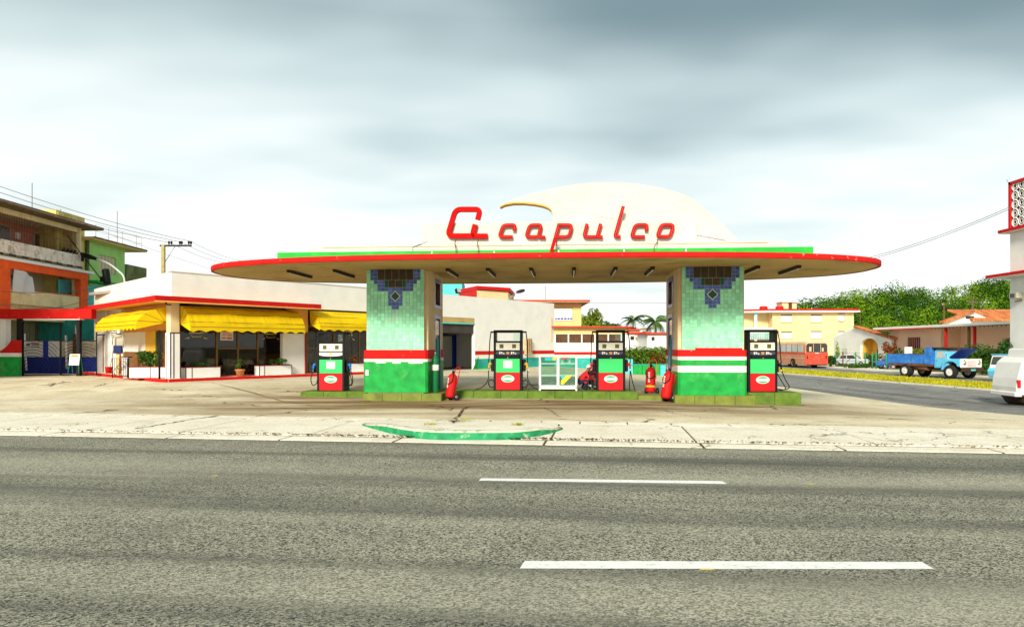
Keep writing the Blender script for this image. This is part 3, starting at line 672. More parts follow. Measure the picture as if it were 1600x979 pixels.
# ------------------------------------------------------------------ islands
def island(name, label, pieces, cat='pump island'):
    i = thing(name, label, cat, (CX, CY, 0), YAW, 'concrete islands under the canopy')
    for (u0, u1, va, vb, z1, m, nm, nseg) in pieces:
        for k in range(nseg):
            a = u0 + (u1 - u0) * k / nseg; b = u0 + (u1 - u0) * (k + 1) / nseg; B(nm, m, i, a + .003, b - .003, va, vb, -.3, z1, .018)
    return i
island('pump_island', 'green kerbed island carrying the pump with blue nozzles', [(-9.0, -6.25, .25, 1.55, .255, 'island_green', 'kerb_block', 3)])
island('pillar_plinth', 'low green block under the left tiled pillar', [(-6.25, -3.35, -.78, 2.9, .27, 'pedestal', 'kerb_block', 4)], 'plinth')
island('pump_island', 'long green island between the pillars carrying two pumps and the glass cabinet', [(-3.35, 3.78, .35, 1.75, .3, 'island_green', 'kerb_block', 7), (3.78, 4.94, .3, 1.5, .17, 'pedestal', 'kerb_block', 1)])
island('pillar_plinth', 'low green block under the right tiled pillar', [(4.95, 7.72, -.78, 2.9, .255, 'pedestal', 'kerb_block', 4)], 'plinth')
island('pump_island', 'dark green island beyond the right pillar carrying the rightmost pump', [(7.725, 9.6, .25, 1.6, .3, 'island_green', 'kerb_block', 2)])

# ------------------------------------------------------------------ fuel pumps
def pump(label, u, v, z, rz, noz, paper, darkkeys, hoses):
    t = thing('fuel_pump', label, 'fuel pump', L2W(u, v, z), rz, 'fuel pumps on the islands')
    d = .32
    f = MB()
    for s_ in (-1, 1): f.box(s_*.545 if s_ < 0 else .465, -.465 if s_ < 0 else .545, -d, d, 0, 2.21)
    f.box(-.545, .545, -d, d, 2.205, 2.3); f.box(-.465, .465, -d + .02, d - .02, 1.83, 1.885); f.box(-.465, .465, -d + .04, d - .04, 0, 1.83); f.box(-.465, .465, -d, d, 0, .03)
    f.build('frame', 'black', t, .02, seg=2)
    for sy in (-1, 1):
        y = lambda a, b: (min(sy*a, sy*b), max(sy*a, sy*b))
        p = B('display_panel', 'panel_white', t, -.455, .455, *y(d - .045, d - .012), 1.535, 1.82, .008)
        for x in (-.315, .165): B('price_screen', 'lcd', p, x, x + .15, *y(d - .02, d - .008), 1.61, 1.76)
        mb = MB(); mb.prism([(-.455, 1.49), (-.455, 1.38), (-.3, 1.352), (0, 1.34), (.3, 1.352), (.455, 1.38), (.455, 1.49)], 'y', *y(d - .045, d - .005)); kp = mb.build('keypad_panel', 'keypad_dark' if darkkeys else 'panel_white', t)
        if darkkeys:
            mb = MB()
            for x0 in (-.33, .12):
                for k in range(3): mb.box(x0 + k*.075, x0 + k*.075 + .05, *y(d - .007, d + .001), 1.385 + .015*(k % 2), 1.385 + .04 + .02*((k+1) % 3))
                mb.box(x0, x0 + .06, *y(d - .007, d + .001), 1.45, 1.475)
            mb.build('key_print', 'panel_white', kp)
        else:
            mb = MB(); [mb.box(x, x + .03, *y(d - .007, d + .001), 1.42, 1.45) for x in (-.38, -.15, .12, .36)]; mb.build('key_print', 'steel', kp)
        B('keypad_button', 'orange' if darkkeys else 'yellow_sign', kp, -.05, .05, *y(d - .007, d + .004), 1.385, 1.47)
        B('lower_shelf', 'black', t, -.455, .455, *y(d - .045, d + .02), 1.225, 1.335, .02)
        B('green_panel', 'pump_green', t, -.455, .455, *y(d - .045, d - .008), .685, 1.21, .006)
        r_ = B('red_panel', 'pump_red', t, -.458, .458, *y(d - .045, d - .005), .03, .678, .006)
        mb = MB(); mb.prism([(.25*math.cos(2*math.pi*k/32), .45 + .14*math.sin(2*math.pi*k/32)) for k in range(32)], 'y', *y(d - .008, d + .004)); lg = mb.build('badge', 'white_clean', r_)
        for sg in (1, -1):
            mb = MB(); pts = [(.215*math.cos(a), .45 + sg*.118*math.sin(a)) for a in [R(25 + 130*k/14) for k in range(15)]]; mb.prism(pts, 'y', *y(d + .002, d + .008)); mb.build('badge_segment', 'logo_green', lg)
        B('badge_stripe', 'logo_green', lg, -.19, .19, *y(d + .002, d + .007), .447, .453)
        if paper: B('notice', 'paper', t, -.17, .17, *y(d - .01, d - .003), .86, 1.14)
        B('lock', 'chrome', t, -.02, .02, *y(d, d + .035), 1.235, 1.265)
    B('top_glass', 'cabinet_glass', t, .19, .455, -.01, 0, 1.9, 2.19)
    for s_ in (-1, 1):
        B('nozzle_holster', 'black', t, min(s_*.545, s_*.665), max(s_*.545, s_*.665), -.16, .2, .72, 1.18, .03)
        B('hose_arm', 'black', t, min(s_*.5, s_*.7), max(s_*.5, s_*.7), -.05, .05, 2.2, 2.26, .015)
        # nozzle
        mb = MB(); bx = s_*.7; mb.tube([(s_*.64, -.12, .98), (bx, -.16, 1.02), (bx + s_*.03, -.18, .95)], [.05, .062, .05], 8); mb.tube([(bx + s_*.03, -.18, .95), (bx + s_*.035, -.185, .82)], [.04, .03], 8); nz = mb.build('nozzle', noz, t)
        MB().tube([(bx + s_*.035, -.185, .83), (bx + s_*.05, -.19, .72)], .018, 6).build('spout', 'chrome', nz)
        # hose: from arm down past the nozzle, loop near the base
        top = Vector((s_*.68, 0, 2.2)); pth = [top, Vector((s_*.72, -.05, 1.9)), Vector((s_*.73, -.1, 1.4)), Vector((s_*.75, -.16, 1.05))]
        MB().tube(fillet(pth, .2, 5), .02, 7).build('hose', 'rubber', t)
        for h in hoses:
            q = [Vector((s_*a, b, c)) for a, b, c in h]; MB().tube(fillet(q, .25, 6), .019, 7).build('hose', 'rubber', t)
    return t
loopA = [[(.76, -.18, .75), (.85, -.2, .45), (.78, -.15, .18), (.62, -.1, .28), (.57, 0, .6)], [(.6, .1, .7), (.72, .12, .3), (.6, .1, .15), (.56, .1, .4)]]
loopB = [[(.76, -.18, .75), (.8, -.2, .4), (.92, -.22, .02)], [(.74, -.16, .72), (.72, -.2, .3), (.7, -.25, .02)]]
loopC = [[(.76, -.18, .75), (.74, -.2, .4), (.95, -.24, .12), (1.25, -.25, .02)], [(.56, -.1, .35), (.7, -.14, .42), (.78, -.16, .25), (.68, -.15, .1), (.56, -.1, .12)]]
loopD = [[(.76, -.18, .78), (.85, -.2, .5), (1.05, -.24, .15), (.85, -.2, .06), (.56, -.1, .12)], [(.6, -.1, .7), (.8, -.12, .35), (.95, -.15, .1), (.75, -.1, .04), (.56, 0, .06)]]
pump('fuel pump with blue nozzles left of the left tiled pillar', U(521, .95), .95, .255, YAW, 'nozzle_blue', True, False, loopA)
pump('fuel pump with yellow nozzles and a paper notice, left of the glass cabinet', U(794.5, 1.15), 1.15, .3, YAW, 'nozzle_yellow', True, True, loopC)
pump('fuel pump with red nozzles right of the glass cabinet', U(953.5, 1.25), 1.25, .3, YAW, 'nozzle_red', False, True, loopB)
pump('fuel pump with black nozzles right of the right tiled pillar', U(1187, 1.0), 1.0, .3, YAW + R(5), 'black', False, True, loopD)

# ------------------------------------------------------------------ glass cabinet between the pumps
vb_ = .8; ua, ub = U(842, vb_), U(902, vb_)
cb = thing('glass_cabinet', 'white framed glass display cabinet between the two middle pumps', 'cabinet', L2W((ua+ub)/2, vb_ + .3, .3), YAW)
hw = (ub - ua) / 2; hh = 1.36
mb = MB()
for x in (-hw, hw - .07):
    for y in (-.3, .23): mb.box(x, x + .07, y, y + .07, 0, hh)
mb.box(-.05, .05, -.3, -.24, .1, hh)
mb.build('post', 'white_clean', cb, .006)
mb = MB(); mb.box(-hw - .02, hw + .02, -.32, .32, hh - .08, hh); mb.box(-hw, hw, -.3, .3, .06, .2); mb.build('cabinet_rail', 'white_clean', cb, .006)
for z in (.55, 1.0): B('shelf', 'white_clean', cb, -hw + .07, hw - .07, -.27, .26, z, z + .05)
for x0, x1 in ((-hw + .07, -.05), (.05, hw - .07)):
    B('pane', 'cabinet_glass', cb, x0, x1, -.285, -.279, .2, hh - .08); B('pane', 'cabinet_glass', cb, x0, x1, .27, .276, .2, hh - .08)
B('sticker', 'aqua_sign', cb, -.5, -.12, -.292, -.287, 1.14, 1.26); B('sticker', 'yellow_sign', cb, -.2, -.08, -.295, -.29, 1.16, 1.27); B('sticker', 'print_red', cb, .12, .38, -.292, -.287, 1.2, 1.25)
for k in range(4): B('packet', ('paper', 'aqua_sign')[k % 2], cb, .12 + k*.13, .21 + k*.13, -.1, .0, 1.05, 1.2)
mb = MB(); mb.prism([(.1, .25), (.2, .24), (.5, .55), (.55, .6), (.3, .56), (.12, .4)], 'y', -.292, -.287); mb.build('sticker', 'yellow_sign', cb); B('sticker', 'aqua_sign', cb, .12, .24, -.294, -.289, .46, .58)

# ------------------------------------------------------------------ wheeled extinguishers
def cart(label, loc, rz, lean, sc=1., frame='rubber', body='red_clean', strap=None, roll=0):
    t = thing('fire_extinguisher_cart', label, 'fire extinguisher', loc, rz, 'wheeled fire extinguishers by the pillars'); t.scale = (sc,)*3
    mt = Matrix.Rotation(roll, 4, 'Y') @ Matrix.Rotation(lean, 4, 'X')
    off = Matrix.Translation((0, 0, .1))
    bd = MB().lathe([(0, .0), (.12, .0), (.165, .04), (.17, .1), (.17, .72), (.155, .8), (.09, .87), (.05, .9), (0, .9)], 20, off @ mt).build('cylinder', body, t)
    MB().lathe([(.171, .18), (.173, .185), (.173, .24), (.171, .245)], 20, off @ mt, cap=False).build('band', strap or 'red_clean', bd)
    mb = MB()
    for k in range(5): mb.box(-.03, .03, -.178, -.168, .36 + k*.075, .41 + k*.075, off @ mt)
    mb.build('lettering', 'panel_white', bd)
    MB().lathe([(0, .88), (.045, .88), (.05, .96), (.03, 1.0), (0, 1.0)], 10, off @ mt).build('valve_head', 'black', t)
    hp = [Vector(p) for p in ((-.15, .12, .5), (-.16, .16, .95), (-.13, .2, 1.15), (.13, .2, 1.15), (.16, .16, .95), (.15, .12, .5))]
    MB().tube([off @ mt @ q for q in fillet(hp, .1, 4)], .017, 6).build('handle', frame if frame != 'rubber' else 'red_clean', t)
    hs = [Vector(p) for p in ((0, 0, .96), (.16, -.1, .9), (.2, -.12, .6), (.05, -.22, .45), (-.16, -.12, .62), (-.17, 0, .8))]
    MB().tube([off @ mt @ q for q in fillet(hs, .12, 5)], .015, 6).build('hose', 'rubber', t)
    for s_ in (-1, 1):
        wm = Matrix.Translation((s_*.2, .16, .13)) @ Matrix.Rotation(R(90), 4, 'Y')
        w = MB().lathe([(.07, -.03), (.12, -.035), (.13, -.02), (.13, .02), (.12, .035), (.07, .03)], 18, wm, cap=False).build('wheel', 'rubber', t); MB().lathe([(0, -.02), (.07, -.028), (.07, .028), (0, .02)], 14, wm).build('hub', 'steel', w)
    MB().tube([(-.2, .16, .13), (.2, .16, .13)], .018, 6).build('axle', 'steel', t)
    return t
def gp(px, y): x = WX(px, y); return (x, y, gz(x, y))
cart('red wheeled fire extinguisher beside the left tiled pillar', gp(703, 25.7), R(-52), R(-9), 1.0)
cart('large red wheeled fire extinguisher leaning at the right tiled pillar', gp(1040, 25.3), R(-62), R(-11), 1.12, roll=R(0))
cart('red wheeled extinguisher on a yellow trolley behind the larger one', gp(1016, 27.9), R(-30), R(-5), 1.12, 'nozzle_yellow', 'red_clean', 'nozzle_yellow')
# ------------------------------------------------------------------ plants
def leafcloud(mb, c, r, n, size, rg, shell=.55, jit=.7):
    c = Vector(c)
    for i in range(n):
        d = Vector((rg.gauss(0, 1), rg.gauss(0, 1), rg.gauss(0, 1))).normalized(); q = shell + (1 - shell) * rg.random() ** .6
        p = c + Vector((d.x * r[0], d.y * r[1], d.z * r[2])) * q
        nrm = (d + Vector((rg.uniform(-jit, jit), rg.uniform(-jit, jit), rg.uniform(-jit*.4, jit*1.2)))).normalized()
        a = nrm.orthogonal().normalized(); b = nrm.cross(a); w = rg.uniform(0, 6.28); a, b = a * math.cos(w) + b * math.sin(w), b * math.cos(w) - a * math.sin(w)
        s_ = size * rg.uniform(.6, 1.3)
        mb.add([p - a*s_, p + b*s_*.5 + nrm*s_*.12, p + a*s_, p - b*s_*.5 + nrm*s_*.12], [(0,1,2,3)])
def bush(name, label, cat, loc, r, clumps, n, size, m='leaf', seed=1, stems=5, group=None):
    rg = random.Random(seed); t = thing(name, label, cat, loc, 0, group); mb = MB(); st = MB()
    for k in range(clumps):
        a = rg.uniform(0, 6.28); q = rg.random() ** .5 * .75; z = rg.uniform(.25, .85)
        c = (r[0]*q*math.cos(a), r[1]*q*math.sin(a), r[2]*2*z*(1 - .25*q)); k_ = rg.uniform(.3, .5); leafcloud(mb, c, (r[0]*k_, r[1]*k_, r[2]*k_), n, size, rg)
        if k < stems: st.tube([(c[0]*.15, c[1]*.15, 0), (c[0]*.5, c[1]*.5, c[2]*.5), c], [.03, .02, .01], 5)
    mb.build('foliage', m, t, fix=False); st.build('stems', 'trunk', t); return t
def tree(name, label, loc, h, cr, crz, clumps, n, size, m, seed, group=None, cat='tree'):
    rg = random.Random(seed); t = thing(name, label, cat, loc, 0, group); mb = MB(); tk = MB(); zc = h - crz
    tk.tube([(0, 0, -.3), (.05, .05, zc*.5), (0, .1, zc)], [h*.03, h*.022, h*.014], 8)
    for k in range(clumps):
        d = Vector((rg.gauss(0,1), rg.gauss(0,1), rg.gauss(0,.9))).normalized() * rg.random() ** .4
        c = Vector((d.x*cr*.75, d.y*cr*.75, zc + d.z*crz*.75)); q = rg.uniform(.28, .42); leafcloud(mb, c, (cr*q, cr*q, crz*q), n, size, rg)
        if k < 9: tk.tube([(0, .08, zc*.8), (c.x*.5, c.y*.5, (zc*.85+c.z)/2), c], [h*.01, h*.007, h*.003], 5)
    tk.build('trunk', 'trunk', t); mb.build('crown', m, t, fix=False); return t

# ------------------------------------------------------------------ cafe and garage: one long white building
CA = math.atan2(.789, .614); C0 = Vector((-16.0, 33.0, .33))
cafe = thing('cafe_building', 'long low white cafe and garage building with red eaves and yellow awnings', 'building', C0, CA)
def cw(px, y): # local x on the line y=const seen at pixel px
    k = (px - 800) / F; ax, ay = math.cos(CA), math.sin(CA); bx, by = -math.sin(CA), math.cos(CA)
    ox, oy = C0.x + bx*y, C0.y + by*y; return (k*oy - ox) / (ax - k*ay)
def l2w(x, y, z=0): return Vector((C0.x + x*math.cos(CA) - y*math.sin(CA), C0.y + x*math.sin(CA) + y*math.cos(CA), C0.z + z))
LB = Vector((.148, .989))            # left face runs inward along this
XE = 31.7
# walls of the front
B('wall', 'white', cafe, .02, 15.5, -.02, .25, 3.72, 5.15, .01)
wl = MB().wall(15.4, XE, 0, 5.149, 0, .3, [(17.0, 21.75, -.01, 3.63)]).build('garage_wall', 'white', cafe)
B('coping', 'white_clean', cafe, -.05, 15.5, -.06, .3, 5.15, 5.2)
B('roof_slab', 'roof_top', cafe, 1.5, XE - .2, .3, 13, 4.7, 4.85)
B('back_wall', 'white', cafe, 1.9, XE, 13, 13.3, 0, 5.1); B('end_wall', 'white', cafe, XE - .3, XE - .002, .3, 13, 0, 5.14)
# left face as rotated part
lf = math.atan2(LB.y, LB.x)
def lbox(name, m, t0, t1, o0, o1, z0, z1, bev=.0):
    mt = Matrix.Rotation(lf, 4, 'Z'); return MB().box(t0, t1, o0, o1, z0, z1, mt).build(name, m, cafe, bev)   # y positive is outward on the left
lbox('wall', 'white', .3, 13.4, -.25, 0, 3.72, 5.14, .01); lbox('wall', 'white', 8.0, 13.6, -.25, .01, 0, 3.74, .01); lbox('wall', 'orange_paint', .6, 8.0, -.35, -.15, 2.4, 3.74)
lbox('wall', 'white', 4.2, 8.0, -.3, -.1, 1.35, 2.4); lbox('wall', 'arch_yellow', 2.6, 4.2, -.3, -.12, 1.3, 2.4); lbox('dado', 'wood', 1.0, 8.0, -.3, -.08, 0, 1.32); lbox('glass_door', 'dark_window', 1.2, 2.6, -.3, -.11, .1, 2.4); lbox('door_frame', 'yellow_sign', 2.5, 2.66, -.3, -.06, 0, 2.42); lbox('door_frame', 'brown_metal', 1.1, 1.22, -.3, -.06, 0, 2.42)
lbox('wall_trim', 'red_trim', 8.05, 8.2, .005, .03, .1, 2.35); lbox('wall_trim', 'red_trim', 11.6, 11.75, .005, .03, .1, 2.35); lbox('wall_trim', 'dark_trim', 8.0, 13.4, .005, .025, 2.3, 2.36)
v_ = lbox('louvre_window', 'dark_window', 8.9, 9.9, .0, .03, 2.15, 2.75)
for k in range(5): lbox('louvre', 'white_clean', 8.92, 9.88, .02, .08, 2.2 + k*.11, 2.26 + k*.11).parent = v_
lbox('window_frame', 'white_clean', 8.8, 10.9, .0, .06, 2.75, 2.84); lbox('side_door', 'white_clean', 10.0, 10.9, .0, .05, .05, 2.6, .01); lbox('down_pipe', 'white_clean', 10.75, 10.82, .06, .13, .1, 3.7); lbox('wall_seam', 'shutter', 7.97, 8.0, .0, .02, 3.74, 5.1)
# eaves: flat red edged slab round the corner
def eave_poly(o):   # o outward
    nb = Vector((-LB.y, LB.x)); e0 = LB * 13.9 + nb * o
    t = (-o - e0.y) / LB.y; corner = e0 + LB * t
    return [Vector((7.75, -o)), corner, e0]
po = eave_poly(1.0); pi = [Vector((7.75, .0)), Vector((.1, .0)), LB * 13.9]
pf = eave_poly(.985)
mb = MB(); mb.prism([(p.x, p.y) for p in pf] + [(p.x, p.y) for p in pi[::-1]], 'z', 3.68, 3.86); mb.build('eave_slab', 'orange_paint', cafe)
mb = MB(); P3 = eave_poly(1.03); P4 = eave_poly(.95)
for (a, b, c, d) in ((P3[0], P3[1], P4[1], P4[0]), (P3[1], P3[2], P4[2], P4[1])): mb.prism([tuple(a), tuple(b), tuple(c), tuple(d)], 'z', 3.7, 3.93)
mb.prism([(7.7, -1.0), (7.78, -1.0), (7.78, 0), (7.7, 0)], 'z', 3.7, 3.92); mb.build('eave_edge', 'red', cafe)
mb = MB(); P5 = eave_poly(1.045); [mb.prism([tuple(a), tuple(b), (b + Vector((0, .03)))[:], (a + Vector((0, .03)))[:]], 'z', 3.64, 3.7) for a, b in ((P5[0], P5[1]),)]; mb.build('eave_lip', 'orange_paint', cafe)
MB().tube([(-.6, -.75, 3.66), (-.55, -.75, 3.55), (-.35, -.75, 3.55)], .035, 6).build('spot_lamp', 'black', cafe)
# corner column and pier
B('column', 'cream_wall', cafe, -.02, .42, -.02, .4, 2.28, 3.68, .015); c_ = B('column_base', 'white_clean', cafe, -.05, .45, -.05, .43, .12, 2.28, .01)
for x in (-.055, .1, .41): B('column_tile_trim', 'dark_trim', c_, x, x + .045, -.06, -.045, .15, 2.28)
B('column_tile_trim', 'dark_trim', c_, -.06, .46, -.062, -.045, 2.25, 2.3)
B('pier', 'orange_paint', cafe, 6.85, 7.62, -.02, .5, 2.42, 3.67); pw = B('pier_panel', 'white', cafe, 6.2, 7.62, .25, .5, .12, 2.35, .01)
B('panel_trim', 'dark_trim', pw, 6.15, 7.66, .2, .5, 2.35, 2.41); B('panel_trim', 'red_trim', pw, 7.6, 7.66, .2, .28, .12, 2.35)
mb = MB(); br = [(6.3, 3.68), (7.25, 3.68), (7.25, 2.6)] + [(7.25 - .12 - .83*math.sin(a)**1.0, 2.6 + 1.08*(1 - math.cos(a))) for a in [R(90*k/8) for k in range(9)]][0:0] + [(7.1, 2.75), (7.0, 3.1), (6.85, 3.4), (6.6, 3.58)]
mb.prism(br, 'y', -.05, .2); mb.build('bracket', 'orange_paint', cafe)
# awnings: curved drop fabric with seams and scalloped valance, on local x
def awning(x0, x1, yb, ztop, zbot, out, parent, name='awning', mtx=None, seams=4, fan=True):
    prof = [(0, ztop), (-out*.35, ztop - .1), (-out*.72, ztop - (ztop - zbot)*.3), (-out*.95, ztop - (ztop - zbot)*.62), (-out, zbot + .22)]
    mb = MB(); nx = max(8, int((x1 - x0) / .12)); rg = random.Random(int(x0*10)); vs = []
    T = lambda q: (mtx @ Vector(q)) if mtx else Vector(q)
    for i in range(nx + 1):
        x = x0 + (x1 - x0)*i/nx
        for j, (y, z) in enumerate(prof):
            w = .018*math.sin(x*2.2 + j*1.3) + rg.uniform(-.008, .008); vs.append(T((x, yb + y - (w if 0 < j < 4 else 0), z - .02*math.sin(math.pi*i/nx)*(j == 4) + w*.6*(0 < j < 4))))
        sc = .11*abs(math.sin(math.pi*x/.62)); vs.append(T((x, yb - out - .01, zbot - .04 + sc)))
    k = len(prof) + 1
    mb.add(vs, [(i*k+j, (i+1)*k+j, (i+1)*k+j+1, i*k+j+1) for i in range(nx) for j in range(k-1)])
    for x in (x0, x1): mb.add([T((x, yb + y, z)) for y, z in prof] + [T((x, yb - out, zbot + .02)), T((x, yb - .05, zbot + .35))], [tuple(range(len(prof) + 2))])
    o = mb.build(name, 'yellow_awning', parent, fix=False)
    md = o.modifiers.new('thick', 'SOLIDIFY'); md.thickness = .012
    sb = MB()
    for j in range(1, 5): sb.tube([T((x0, yb + prof[j][0] - .022, prof[j][1] + .012)), T(((x0+x1)/2, yb + prof[j][0] - .022, prof[j][1] + .005)), T((x1, yb + prof[j][0] - .022, prof[j][1] + .012))], .009, 4)
    for x in (x0 - .012, x1 + .012):
        for j in (1, 2, 3): sb.tube([T((x, yb - .05, zbot + .35)), T((x, yb + prof[j][0], prof[j][1]))], .009, 4)
    sb.build('awning_seam', 'wood', o)
    return o
awning(.48, 6.8, .05, 3.55, 2.34, .95, cafe); awning(7.75, 13.6, -.02, 3.6, 2.5, .9, cafe)
mtl = Matrix.Rotation(lf, 4, 'Z') @ Matrix.Diagonal((1, -1, 1, 1))
awning(.55, 7.7, 0, 3.5, 2.42, 1.35, cafe, mtx=mtl)
MB().tube([(.75, -.75, .12), (.75, -.75, 2.4)], .05, 8).build('awning_post', 'black', cafe).location = (-1.2, .9, 0)
# glass front, recessed behind the column line
yg = 1.15
def front(xa, xb, mull, door):
    z0, z1 = .15, 2.75
    for x in [xa, xb - .09] + mull: B('glass_frame', 'brown_metal', cafe, x, x + .09, yg - .05, yg + .05, z0, z1)
    B('glass_frame', 'brown_metal', cafe, xa, xb, yg - .045, yg + .045, z1, z1 + .1); B('glass_frame', 'brown_metal', cafe, xa, xb, yg - .045, yg + .045, z0 - .08, z0)
    xs_ = [xa] + mull + [xb - .09]
    for a, b in zip(xs_, xs_[1:]): B('pane', 'glass', cafe, a + .09, b, yg - .006, yg + .006, z0, z1)
    if door:
        for a, b in door: B('door_rail', 'brown_metal', cafe, a, b, yg - .03, yg + .03, 1.5, 1.57)
gx = [cw(p, yg) for p in (278, 337, 370, 401, 450)]
front(gx[0], gx[4] + .2, [gx[1], gx[2], gx[3]], [(gx[1], gx[2]), (gx[2], gx[3])])
gx2 = [cw(p, yg) for p in (478, 520, 560)]; front(gx2[0], 14.5, [gx2[1], gx2[2]], [(gx2[0], gx2[1])])
B('red_sill', 'red_trim', cafe, gx[1] - .1, gx[3] + .3, yg - .35, yg - .05, .1, .17)
# emblem decals and paper notice on the glass
def emblem(px):
    x = cw(px, yg); mb = MB()
    for r_, w in ((.33, .05), (.24, .03)): stroke(mb, [(x + r_*math.cos(R(a)), 2.32 + r_*.75*math.sin(R(a))) for a in range(10, 171, 16)], w, yg - .016, yg - .01)
    mb.box(x - .38, x + .38, yg - .016, yg - .01, 2.28, 2.34); stroke(mb, [(x - .28, 2.2), (x - .2, 2.12), (x + .2, 2.12), (x + .28, 2.2)], .035, yg - .016, yg - .01)
    for s_ in (-1, 1): mb.prism([(x + s_*.36, 2.12), (x + s_*.6, 2.02), (x + s_*.4, 2.02)], 'y', yg - .016, yg - .01)
    mb.build('window_emblem', 'decal_cream', cafe)
emblem(307); emblem(423); emblem(543)
x = cw(354, yg); pp = B('paper_notice', 'paper', cafe, x - .36, x + .36, yg - .02, yg - .012, 1.95, 2.5)
mb = MB()
for k, (a, b, z, h) in enumerate(((-.28, -.02, 2.38, .07), (.05, .28, 2.37, .08), (-.22, .25, 2.29, .03), (-.26, .0, 2.2, .03), (.04, .3, 2.18, .05), (-.28, -.05, 2.04, .06), (.0, .3, 2.02, .08))): mb.box(x + a, x + b, yg - .026, yg - .019, z, z + h)
mb.build('printed_lines', 'print_red', pp)
# inside of the cafe
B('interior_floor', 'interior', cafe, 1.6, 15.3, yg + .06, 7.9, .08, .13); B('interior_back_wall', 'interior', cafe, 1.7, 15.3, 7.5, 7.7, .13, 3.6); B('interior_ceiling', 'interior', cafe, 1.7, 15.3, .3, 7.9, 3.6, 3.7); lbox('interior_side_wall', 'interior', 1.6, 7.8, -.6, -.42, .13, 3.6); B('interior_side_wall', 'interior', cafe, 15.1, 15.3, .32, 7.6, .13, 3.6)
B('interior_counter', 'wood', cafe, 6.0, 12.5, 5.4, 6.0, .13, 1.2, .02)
def cafe_set(label, lx, ly, rz):
    w = l2w(lx, ly, .13); t = thing('cafe_table', label, 'table', w, rz, 'tables inside the cafe')
    B('table_top', 'wood', t, -.4, .4, -.4, .4, .7, .74, .01)
    for a in (-.33, .33):
        for b in (-.33, .33): MB().tube([(a, b, 0), (a, b, .7)], .02, 6).build('leg', 'steel', t)
def cafe_chair(label, lx, ly, rz):
    w = l2w(lx, ly, .13); t = thing('cafe_chair', label, 'chair', w, rz, 'chairs inside the cafe')
    B('seat', 'wood', t, -.2, .2, -.2, .2, .42, .46, .01); B('backrest', 'wood', t, -.2, .2, .18, .21, .62, .88, .01)
    for a in (-.18, .18):
        MB().tube([(a, -.18, 0), (a, -.18, .42)], .015, 6).build('leg', 'chrome', t); MB().tube([(a, .22, 0), (a, .19, .45), (a, .2, .86)], .015, 6).build('leg', 'chrome', t)
cafe_set('wooden cafe table behind the leftmost glass pane', 1.4, 2.3, CA); cafe_set('wooden cafe table behind the right glass pane by the pier', 5.4, 2.4, CA + .2); cafe_set('wooden cafe table seen behind the pump with blue nozzles', 9.6, 2.4, CA)
cafe_chair('cafe chair left of the table behind the leftmost pane', .95, 2.9, CA + 1.2); cafe_chair('cafe chair right of the table behind the leftmost pane', 2.2, 2.1, CA - 1.2); cafe_chair('cafe chair just inside the glass door', 3.3, 2.2, CA + 2.5); cafe_chair('cafe chair beside the potted plant inside the door', 4.4, 2.1, CA + .5)
# garage opening
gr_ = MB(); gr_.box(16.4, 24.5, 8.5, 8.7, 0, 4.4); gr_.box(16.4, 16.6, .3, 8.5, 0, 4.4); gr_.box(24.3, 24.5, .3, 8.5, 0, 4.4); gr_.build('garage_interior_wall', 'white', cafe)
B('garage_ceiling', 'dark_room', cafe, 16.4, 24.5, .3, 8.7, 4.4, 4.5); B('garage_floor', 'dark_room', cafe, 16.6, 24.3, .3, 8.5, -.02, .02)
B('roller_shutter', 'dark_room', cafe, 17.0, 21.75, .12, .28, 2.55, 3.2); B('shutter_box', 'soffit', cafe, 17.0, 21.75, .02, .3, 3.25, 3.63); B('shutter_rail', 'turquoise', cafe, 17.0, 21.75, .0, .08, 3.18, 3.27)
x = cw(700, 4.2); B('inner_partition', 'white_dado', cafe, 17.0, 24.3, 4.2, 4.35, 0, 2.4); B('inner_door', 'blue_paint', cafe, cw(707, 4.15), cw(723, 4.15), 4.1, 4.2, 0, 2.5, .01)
# painted stripes on the garage wall
B('stripe_red', 'red_clean', cafe, 21.76, XE + .004, -.012, 0, 1.02, 1.3); B('stripe_white', 'white_dado', cafe, 21.76, XE + .004, -.008, 0, .74, 1.02); B('stripe_green', 'teal_wall', cafe, 21.76, XE + .006, -.014, 0, -.05, .74)
xb = cw(823, 0); mbx = B('meter_box', 'rusty_box', cafe, xb - .35, xb + .35, -.3, 0, 1.0, 2.25, .01)
for k in range(3): B('meter_box_slat', 'rust', mbx, xb - .3 + k*.25, xb - .25 + k*.25, -.315, -.3, 1.1, 2.15)
B('wall_plate', 'far_yellow', cafe, cw(862, 0) - .1, cw(862, 0) + .06, -.02, 0, 2.0, 4.0)
mb = MB(); mb.prism([(21.8, -.02), (22.6, -.5), (23.0, -.02)], 'z', 0, .1); mb.build('green_ramp', 'green_dado', cafe)
mb = MB(); xg = cw(741, 0)
for k in range(7): mb.prism([(xg - .5 + k*.1, .02), (xg - .4 + k*.1, .02), (xg + .15 + k*.02, .95)], 'y', -.3 + k*.02, -.28 + k*.02)
mb.build('green_tarp', 'green_dado', cafe)
